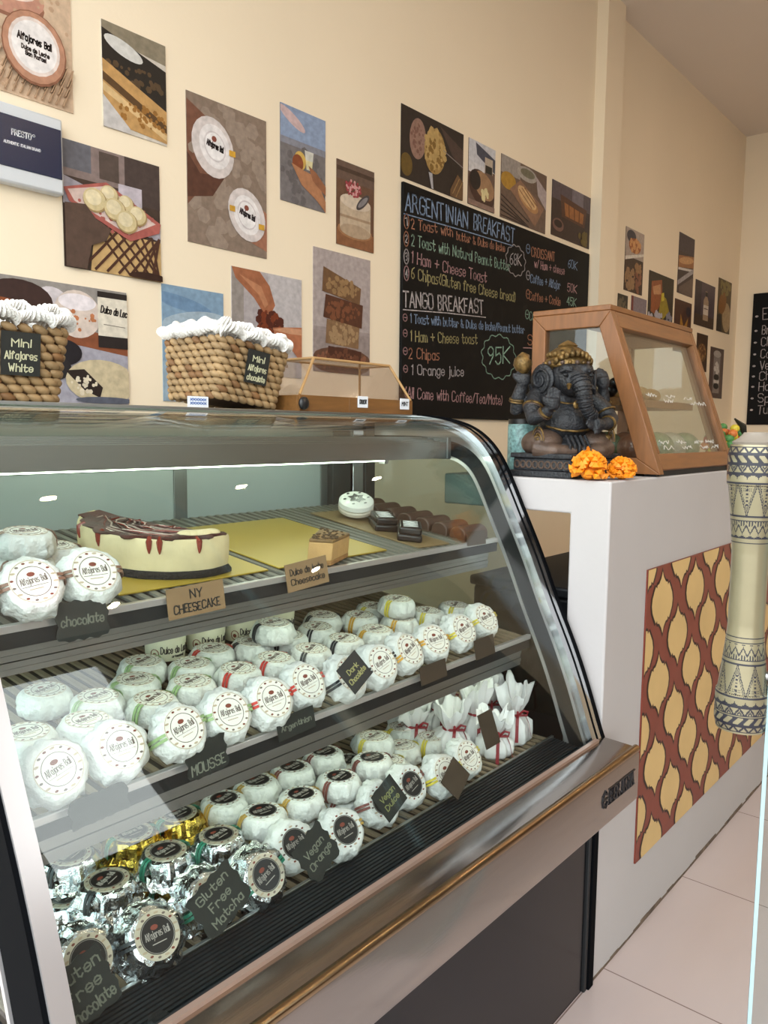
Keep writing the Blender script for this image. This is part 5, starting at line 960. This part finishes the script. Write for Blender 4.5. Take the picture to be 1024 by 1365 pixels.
fz = lambda f: (B0[0] + (T0[0] - B0[0]) * f, B0[1] + (T0[1] - B0[1]) * f); nx_ = Vector((T0[0]-B0[0], T0[1]-B0[1])).normalized()
def slant(f0, f1, d0, d1): a, b_ = fz(f0), fz(f1); return [(a[0] + nx_.y * d0, a[1] - nx_.x * d0), (b_[0] + nx_.y * d0, b_[1] - nx_.x * d0), (b_[0] + nx_.y * d1, b_[1] - nx_.x * d1), (a[0] + nx_.y * d1, a[1] - nx_.x * d1)]
mb = MB(); mb.extr(slant(.028, .125, 0, .024), YZ, xa + .0262, xb - .0262, m_teak2); mb.extr(slant(.90, 1.0, 0, .024), YZ, xa + .0262, xb - .0262, m_teak2)
mb.extr(slant(.125, .90, .0, .020), YZ, xa + .0262, xa + .040, m_teak); mb.extr(slant(.125, .90, .0, .020), YZ, xb - .040, xb - .0262, m_teak); mb.build('front_frame', t, bevel=.002)
MB().extr(slant(.115, .91, .010, .014), YZ, xa + .038, xb - .038, m_gd).build('front_glass', t, smooth=False)
mb = MB(); mb.box((xa, T0[0], 1.5482), (xb, T1[0], 1.562), m_teak2); mb.build('top_board', t, bevel=.002)
mb = MB(); mb.box((xa + .026, .745, CT + .008), (xb - .026, 1.06, CT + .022), m_teak2); mb.build('floor_board', t)
mb = MB(); mb.box((xa + .027, .83, 1.318), (xb - .027, 1.055, 1.338), m_teak2); mb.build('inner_shelf', t, bevel=.001)
mb = MB()
for x in (xa + .03, xb - .03):
    for y in (.74, 1.04): mb.box((x - .015, y - .015, CT), (x + .015, y + .015, CT + .0065), m_rubber)
mb.box((xa + .03, .724, CT + .0005), (xb - .03, .737, CT + .02), m_rubber); mb.build('foot_pads', t)
m_scr = M('white_pen', 'd5d2cc', .7); mb = MB(); gf = lambda s, q, l: (s, fz(q)[0] + nx_.y * (.010 - l), fz(q)[1] - nx_.x * (.010 - l)); r2 = random.Random(9)
for (f, xs) in ((.50, (1.94, 2.07, 2.20)), (.47, (2.05, 2.24, 2.30)), (.20, (1.93, 2.05, 2.18, 2.27)), (.165, (1.95, 2.08, 2.21, 2.30))):
    for x in xs:
        pts = [(x + .006 * k, f + r2.uniform(-.012, .014)) for k in range(12)]; stroke(mb, pts, .0035, m_scr, gf, .0006)
mb.build('pen_scribbles', t, smooth=False)
m_bread = M('baguette', 'b98f55', .7, var=.3, scale=20, bump=.2, bscale=60)
for k, (x, y, lab) in enumerate(((2.02, .92, 'left long sandwich roll'), (2.19, .91, 'middle long sandwich roll'), (2.32, .93, 'right long sandwich roll'))):
    z = 1.338; o = MB(); o.ell((0, 0, .022), (.075, .026, .021), m_bread, 24, 14); o = o.build('sandwich_roll', origin=(0, 0, 0)); o.location = (x, y, z); o.rotation_euler = (0, 0, .2); tag(o, lab + ' on the upper level of the wooden cabinet', 'bread roll', 'rolls in the wooden cabinet')
m_wrapc = M('clear_wrapped_bun', 'b5b09a', .3, var=.35, scale=14, bump=.5, bscale=60, coat=.6); m_wrapg = M('green_filled_wrap', '7d8f6a', .3, var=.4, scale=14, bump=.5, bscale=60, coat=.6); m_wrapr = M('tomato_filled_wrap', 'b0795f', .3, var=.4, scale=14, bump=.5, bscale=60, coat=.6)
for k, (x, y, m_, w_) in enumerate(((1.98, .83, m_wrapr, 'leftmost reddish'), (2.10, .82, m_wrapg, 'left green'), (2.22, .83, m_wrapc, 'pale'), (2.33, .83, m_wrapg, 'rightmost green'), (2.05, .94, m_wrapg, 'rear left green'), (2.17, .94, m_wrapr, 'rear reddish'), (2.29, .94, m_wrapc, 'rear pale'))):
    o = MB(); o.ell((0, 0, .043), (.052, .045, .042), m_, 20, 12); o = o.build('wrapped_bun', origin=(0, 0, 0)); o.location = (x, y, CT + .0225); tag(o, w_ + ' plastic wrapped bun on the lower level of the wooden cabinet', 'wrapped bun', 'wrapped buns in the wooden cabinet')
for k, (x, y) in enumerate(((1.915, .94), (1.935, .865))):
    o = MB()
    for q in range(6): o.ell((rnd.uniform(-.018, .018), rnd.uniform(-.02, .02), .018 + .006 * q), (.022, .020, .017), m_choc, 12, 8)
    o = o.build('dark_bun', origin=(0, 0, 0)); o.location = (x, y, 1.339); tag(o, ('rear' if k == 0 else 'front') + ' dark brown bun at the left end of the cabinet shelf', 'bun', 'dark buns on the cabinet shelf')
# ------------------------------------------------------------------ marigolds, teal jar, colourful bouquet
m_mar = M('marigold_petals', 'e98b0b', .55, var=.18, scale=60); m_mar2 = M('marigold_heart', 'd97a08', .6)
def marigold(lab, x, y, r, seed, lone=False):
    t = thing('marigold_flower', lab, 'flower', (x, y, CT), group='orange marigolds at the counter corner'); r2 = random.Random(seed); mb = MB()
    for i in range(150):
        a = r2.uniform(0, 2*PI); el = r2.uniform(-.35, 1.35); d = Vector((math.cos(a) * math.cos(el), math.sin(a) * math.cos(el), math.sin(el))); L = r * r2.uniform(.75, 1.05); c = Vector((x, y, CT + r * .48))
        s = d.cross(Vector((0, 0, 1))).normalized() * r * r2.uniform(.14, .22); u = s.cross(d).normalized() * r * .08
        p = [c + d * L * .35, c + d * L * .7 + s * .8 + u, c + d * L + s * .9 - u, c + d * L * 1.06 + u * 2, c + d * L - s * .9 - u, c + d * L * .7 - s * .8 + u]; p = [Vector((q.x, q.y, max(CT + .0012, q.z))) for q in p]
        n_ = u.normalized() * .0009; p2 = [q - n_ for q in p]; p2 = [Vector((q.x, q.y, max(CT + .0003, q.z))) for q in p2]
        mb.add(p + p2, [tuple(range(6)), tuple(range(11, 5, -1))] + [(k, (k+1) % 6, 6 + (k+1) % 6, 6 + k) for k in range(6)], m_mar)
    if lone:
        d = Vector((-.1, 0, 1)); c = Vector((x - .004, y, CT + r * 1.2)); mb.add([c + Vector((-.006, 0, 0)), c + Vector((.006, 0, 0)), c + Vector((.009, .002, .018)), c + Vector((.0, .002, .024)), c + Vector((-.008, .002, .02))], [(0, 1, 2, 3, 4)], m_mar)
    mb.build('petals', t, smooth=False); MB().ell((x, y, CT + r * .42), (r * .45, r * .45, r * .41), m_mar2, 14, 10).build('heart', t)
marigold('larger orange marigold on the counter corner before the statue', 1.618, .780, .043, 1, True); marigold('smaller orange marigold beside the cabinet foot', 1.695, .738, .034, 2)
t = thing('teal_jar', 'teal speckled jar standing behind the statue', 'jar', (1.765, 1.035, CT)); m_teal = M('teal_glitter', '7fa6a4', .4, var=.6, scale=120)
MB().lathe([(.036, 0), (.038, .003), (.038, .12), (.036, .124)], m_teal, 32, Matrix.Translation((1.765, 1.035, CT))).build('jar_body', t); MB().lathe([(.037, .124), (.037, .136), (.0, .137)], m_sealk, 32, Matrix.Translation((1.765, 1.035, CT))).build('lid', t)
t = thing('colourful_bouquet', 'bright red, yellow and green bunch behind the cabinet with one dark leaf', 'bouquet', (2.83, .87, CT)); r2 = random.Random(6); mb = MB()
for i in range(60):
    m_ = [M('bunch_red', 'b8322a', .5), M('bunch_yellow', 'd8c23a', .5), M('bunch_green', '4f8a4a', .5), M('bunch_orange', 'd87a3a', .5)][i % 4]; f = r2.random(); mb.ell((2.83 + r2.uniform(-.055, .055) , .87 + r2.uniform(-.04, .05), CT + .02 + .11 * f), (.016, .016, .014), m_, 8, 6)
mb.build('blooms', t)
mb = MB(); mb.tube([(2.80, .83, CT + .155), (2.86, .82, CT + .13), (2.90, .815, CT + .07)], [.003, .012, .003], M('dark_leaf', '1c2018', .5), 8); mb.tube([(2.88, .82, CT + .115), (2.96, .81, CT + .09)], .0025, M('dark_leaf', '1c2018'), 6); mb.tube([(2.83, .87, CT), (2.83, .87, CT + .05)], .03, M('bunch_green', '4f8a4a', .5), 10); mb.build('leaf', t)
# ------------------------------------------------------------------ seated elephant-headed stone statue
m_stone = M('dark_stone', '222327', .5, var=.45, scale=40, bump=.4, bscale=160); m_bronze = M('bronzed_cloth', '57453a', .5, .2, var=.4, scale=40, bump=.2, bscale=120); m_gld = M('rubbed_gold', '7a6036', .42, .6, var=.85, scale=70, bump=.2, bscale=150)
def remeshed(name, mb, par, vox=.0032, smooth_it=4):
    o = mb.build(name, par); r = o.modifiers.new('r', 'REMESH'); r.mode = 'VOXEL'; r.voxel_size = vox; r.use_smooth_shade = True
    s = o.modifiers.new('s', 'SMOOTH'); s.factor = .5; s.iterations = smooth_it
    dg = bpy.context.evaluated_depsgraph_get(); me = bpy.data.meshes.new_from_object(o.evaluated_get(dg)); o.modifiers.clear(); o.data = me
    me.materials.clear(); me.materials.append(mb.mats[0]); me.polygons.foreach_set('use_smooth', [True] * len(me.polygons)); me.polygons.foreach_set('material_index', [0] * len(me.polygons)); return o
PR_ = Matrix.Rotation(math.radians(33), 4, 'Z')
st = thing('elephant_statue', 'dark stone seated elephant-headed deity statue with worn gold details', 'statue', (1.729, .905, CT + .0155), (0, 0, math.radians(-38)), local=True); st.scale = (1.06, 1.06, .95)
bm_ = MB(); E = lambda c, r, rot=None: bm_.ell(c, r, m_stone, 20, 14, rot)
E((0, -.012, .120), (.062, .056, .055)); E((0, .004, .165), (.058, .042, .045)); E((0, -.008, .197), (.040, .036, .03)); E((0, -.030, .228), (.044, .046, .044)); E((0, -.05, .215), (.034, .034, .034))
for s in (-1, 1):
    E((s*.02, -.058, .245), (.018, .018, .014)); E((s * .060, .002, .180), (.026, .026, .026))
for P, Rr in (([(-.062, .0, .182), (-.083, -.022, .150), (-.086, -.040, .126), (-.074, -.062, .136), (-.066, -.074, .147)], [.022, .021, .019, .0155, .013]),
              ([(.062, .0, .182), (.090, -.016, .152), (.098, -.030, .126), (.085, -.056, .118), (.062, -.070, .113)], [.022, .021, .0205, .017, .014]),
              ([(-.058, .022, .180), (-.088, .022, .160), (-.103, .020, .148), (-.106, .008, .178), (-.101, .0, .208)], [.020, .019, .018, .0155, .013]),
              ([(.058, .022, .180), (.088, .026, .160), (.103, .026, .150), (.106, .018, .178), (.100, .012, .206)], [.020, .019, .018, .0155, .013])): bm_.tube(P, Rr, m_stone, 16)
trunk = [(0, -.072, .222), (.002, -.086, .204), (.004, -.091, .184), (.008, -.090, .164), (.016, -.086, .147), (.028, -.082, .136), (.040, -.079, .137)]
bm_.tube(trunk, [.0215, .0195, .0172, .0152, .0135, .012, .010], m_stone, 16)
bm_.ell((0, -.035, .05), (.05, .045, .03), m_stone, 16, 12)
# palm facing the viewer with four fingers and a thumb; other hands
def hand(c, up, right, fw):
    c, up, right, fw = Vector(c), Vector(up).normalized(), Vector(right).normalized(), Vector(fw).normalized()
    bm_.tube([c - up * .012, c, c + up * .016], [.011, .0155, .0165], m_stone, 12)
    for k, ln in zip((-1.5, -.5, .5, 1.5), (.022, .027, .025, .019)):
        b = c + up * .016 + right * .0072 * k; bm_.tube([b, b + up * ln * .5 + fw * .001, b + up * ln + fw * .004], [.0048, .0045, .0036], m_stone, 8)
    b = c + right * -.013 + up * .002; bm_.tube([b, b - right * .008 + up * .009 + fw * .003, b - right * .009 + up * .018 + fw * .004], [.006, .005, .004], m_stone, 8)
hand((-.062, -.082, .158), (0, -.05, 1), (1, -.2, 0), (0, -1, 0)); hand((.052, -.076, .112), (-1, -.3, .1), (0, .2, 1), (0, -1, .3)); hand((-.100, -.004, .218), (.05, .2, 1), (1, .2, 0), (0, 1, 0)); hand((.098, .008, .216), (-.05, .2, 1), (1, -.2, 0), (0, 1, 0))
remeshed('body', bm_, st, .0030, 3)
mb = MB()      # trunk rings and the folds of the brow
for k in range(15):
    f = k / 14 * 5.6; i = int(f); q = f - i; a, b = Vector(trunk[i]), Vector(trunk[min(6, i+1)]); p = a.lerp(b, q); d = (b - a).normalized(); r_ = [.0215, .0195, .0172, .0152, .0135, .012, .010][i] * .985
    u = d.cross(Vector((1, 0, 0))).normalized(); w = d.cross(u); mb.tube([p + u * r_ * math.cos(t_) + w * r_ * math.sin(t_) for t_ in [2*PI*z/20 for z in range(20)]], .0017, m_stone, 6, closed=True)
mb.build('trunk_rings', st)
for s in (-1, 1):     # broad ears with a raised scroll
    mb = MB(); rot = Matrix.Rotation(-s * .45, 3, 'Z'); mb.ell((s * .058, -.012, .222), (.008, .034, .040), m_stone, 18, 14, rot); mb.ell((s * .062, -.006, .190), (.007, .022, .022), m_stone, 14, 10, rot)
    er = remeshed('ear', mb, st, .0028, 2)
    mb = MB(); nr = rot @ Vector((s, 0, 0)); tx = rot @ Vector((0, 1, 0)); c = Vector((s * .058, -.012, .222)) + nr * .0085
    pts = []
    for k in range(34):
        a = k / 33 * 2 * PI * 1.6 + 2.2; rr = .008 + .024 * k / 33; pts.append(c + tx * rr * math.cos(a) * .95 + Vector((0, 0, rr * math.sin(a) * 1.12)))
    mb.tube(pts, .0036, m_stone, 8); q = c + Vector((0, 0, -.034)); mb.tube([pts[-1], q + tx * .022, q + tx * .004 + Vector((0, 0, -.016)), q - tx * .014 + Vector((0, 0, -.012))], .0036, m_stone, 8); mb.build('ear_scroll', er)
mb = MB()
for s in (-1, 1):
    mb.ell((s * .030, -.071, .231), (.0055, .0045, .0045), m_rubber, 10, 8); mb.tube([(s * .020, -.081, .240), (s * .031, -.075, .243), (s * .040, -.062, .238)], .0026, m_stone, 8)
    mb.tube([(s * .024, -.078, .206), (s * .031, -.092, .196)], [.006, .002], m_gld if s < 0 else m_stone, 8)
mb.build('eyes_and_tusks', st)
mb = MB(); Tc = Matrix.Translation((0, -.012, 0)); mb.lathe([(.046, .252), (.050, .256), (.050, .268), (.046, .274), (.040, .276), (.042, .280), (.038, .292), (.026, .301), (.020, .303), (.022, .307), (.015, .313), (.006, .318), (.0, .321)], m_gld, 40, Tc)
for k in range(20):
    a = 2 * PI * k / 20; mb.ell((.051 * math.cos(a), -.012 + .051 * math.sin(a), .262), (.005, .005, .006), m_bronze if k % 2 else m_gld, 8, 6)
for k in range(14):
    a = 2 * PI * k / 14; mb.ell((.041 * math.cos(a), -.012 + .041 * math.sin(a), .284), (.006, .006, .007), m_gld, 8, 6)
for k in range(9):
    a = -PI/2 + (k - 4) * .22; mb.ell((.052 * math.cos(a), -.012 + .052 * math.sin(a), .272 + .012 * math.cos((k - 4) * .5)), (.006, .006, .009), m_gld, 8, 6)
mb.build('crown', st)
mb = MB(); mb.tube([(-.098, -.002, .236), (-.099, -.001, .246), (-.100, .0, .258), (-.099, .0, .270), (-.095, .002, .279), (-.085, .004, .281)], [.008, .016, .021, .020, .013, .004], m_gld, 16); mb.build('gold_conch', st)
mb = MB()
def ring(c, d, r_, th, m_=m_gld):
    c, d = Vector(c), Vector(d).normalized(); u = d.cross(Vector((.3, .2, 1))).normalized(); w = d.cross(u); mb.tube([c + u * r_ * math.cos(t_) + w * r_ * math.sin(t_) for t_ in [2*PI*z/22 for z in range(22)]], th, m_, 6, closed=True)
ring((-.080, -.019, .154), (-.02, -.02, -.03), .0215, .0032); ring((-.081, -.021, .149), (-.02, -.02, -.03), .0215, .0024, m_bronze); ring((-.071, -.066, .140), (.3, -.5, .4), .0155, .003); ring((-.073, -.063, .137), (.3, -.5, .4), .016, .002, m_bronze); ring((-.106, .010, .174), (0, -.3, 1), .0165, .0032); ring((-.106, .012, .169), (0, -.3, 1), .0168, .0025); ring((.094, -.019, .146), (.3, -.5, -.9), .0212, .003); ring((.080, -.060, .117), (-.8, -.5, -.2), .0168, .003); ring((.106, .018, .174), (0, -.3, 1), .0165, .003)
for k in range(3): ring((0, -.004, .186 - .010 * k), (0, -.55, 1), .047 + .007 * k, .0022, (m_gld, m_bronze, m_gld)[k])
mb.tube([(-.055, -.035, .108), (-.03, -.064, .098), (0, -.071, .096), (.03, -.064, .100), (.055, -.035, .110)], .0028, m_gld, 8)
mb.ell((0, -.066, .160), (.008, .004, .010), m_gld, 10, 8); mb.build('gold_jewellery', st)
mb = MB()
for s in (-1, 1):
    mb.ell((s * .058, -.022, .066), (.046, .052, .036), m_bronze, 20, 14); mb.tube([(s * .085, -.045, .055), (s * .05, -.075, .048), (s * .005, -.080, .046)], [.022, .019, .014], m_bronze, 14)
remeshed('draped_legs', mb, st, .0032, 3)
mb = MB()
for s in (-1, 1):
    for k in range(4):
        r_ = .012 + .010 * k; mb.tube([(s * (.074 + .012 * math.cos(a) * .3) + s * .012, -.060 + r_ * math.cos(a) * .55 - .004, .072 + r_ * math.sin(a) * .8) for a in [PI * z / 14 for z in range(15)]], .0016, m_gld if k % 2 else m_bronze, 6)
    mb.ell((s * .080, -.056, .078), (.011, .008, .011), m_gld, 10, 8)
for k in range(5): mb.tube([(-.022 + .011 * k, -.066, .085), (-.022 + .011 * k, -.090, .062), (-.022 + .011 * k, -.088, .040)], .0034, m_stone, 8)
mb.build('cloth_folds', st)
mb = MB(); mb.box((-.104, -.090, -.0162), (.104, .070, 0), m_stone, PR_); mb.box((-.097, -.084, -.0005), (.097, .064, .030), m_stone, PR_); mb.box((-.103, -.089, .0298), (.103, .069, .042), m_stone, PR_); mb.build('pedestal', st, bevel=.003)
mb = MB()
for k in range(13):
    x = -.09 + .015 * k; mb.tube([(x + .0065 * math.cos(a), -.0848, .0145 + .0085 * math.sin(a)) for a in [2*PI*z/12 for z in range(12)]], .0022, m_bronze, 6, PR_, closed=True)
for k in range(9):
    y = -.075 + .016 * k; mb.tube([(-.0972, y + .0065 * math.cos(a), .0145 + .0085 * math.sin(a)) for a in [2*PI*z/12 for z in range(12)]], .0022, m_bronze, 6, PR_, closed=True)
mb.build('pedestal_carving', st)
# ------------------------------------------------------------------ warm ceiling downlights (above and behind the photograph's frame)
WARM = emit_mat('warm_lamp', (1.0, .74, .47), 330.0)
for k, (x, y) in enumerate(((1.95, -.75), (3.2, -.75), (4.5, -.75), (5.8, -.75), (2.8, -2.15), (4.7, -2.15))):
    t = thing('ceiling_downlight', 'round warm downlight in the ceiling, ' + ['first of the middle row', 'second of the middle row', 'third of the middle row', 'fourth of the middle row', 'first of the row by the right wall', 'second of the row by the right wall'][k], 'lamp', (x, y, 3.52), group='ceiling downlights')
    MB().lathe([(.041, 3.535), (.041, 3.520), (.075, 3.520), (.075, 3.535)], M('lamp_ring', 'e8e4de', .4), 32, Matrix.Translation((x, y, 0)), caps=False).build('ring', t); MB().lathe([(.0, 3.5215), (.040, 3.5215), (.040, 3.5345), (.0, 3.5345)], WARM, 28, Matrix.Translation((x, y, 0))).build('lamp', t)
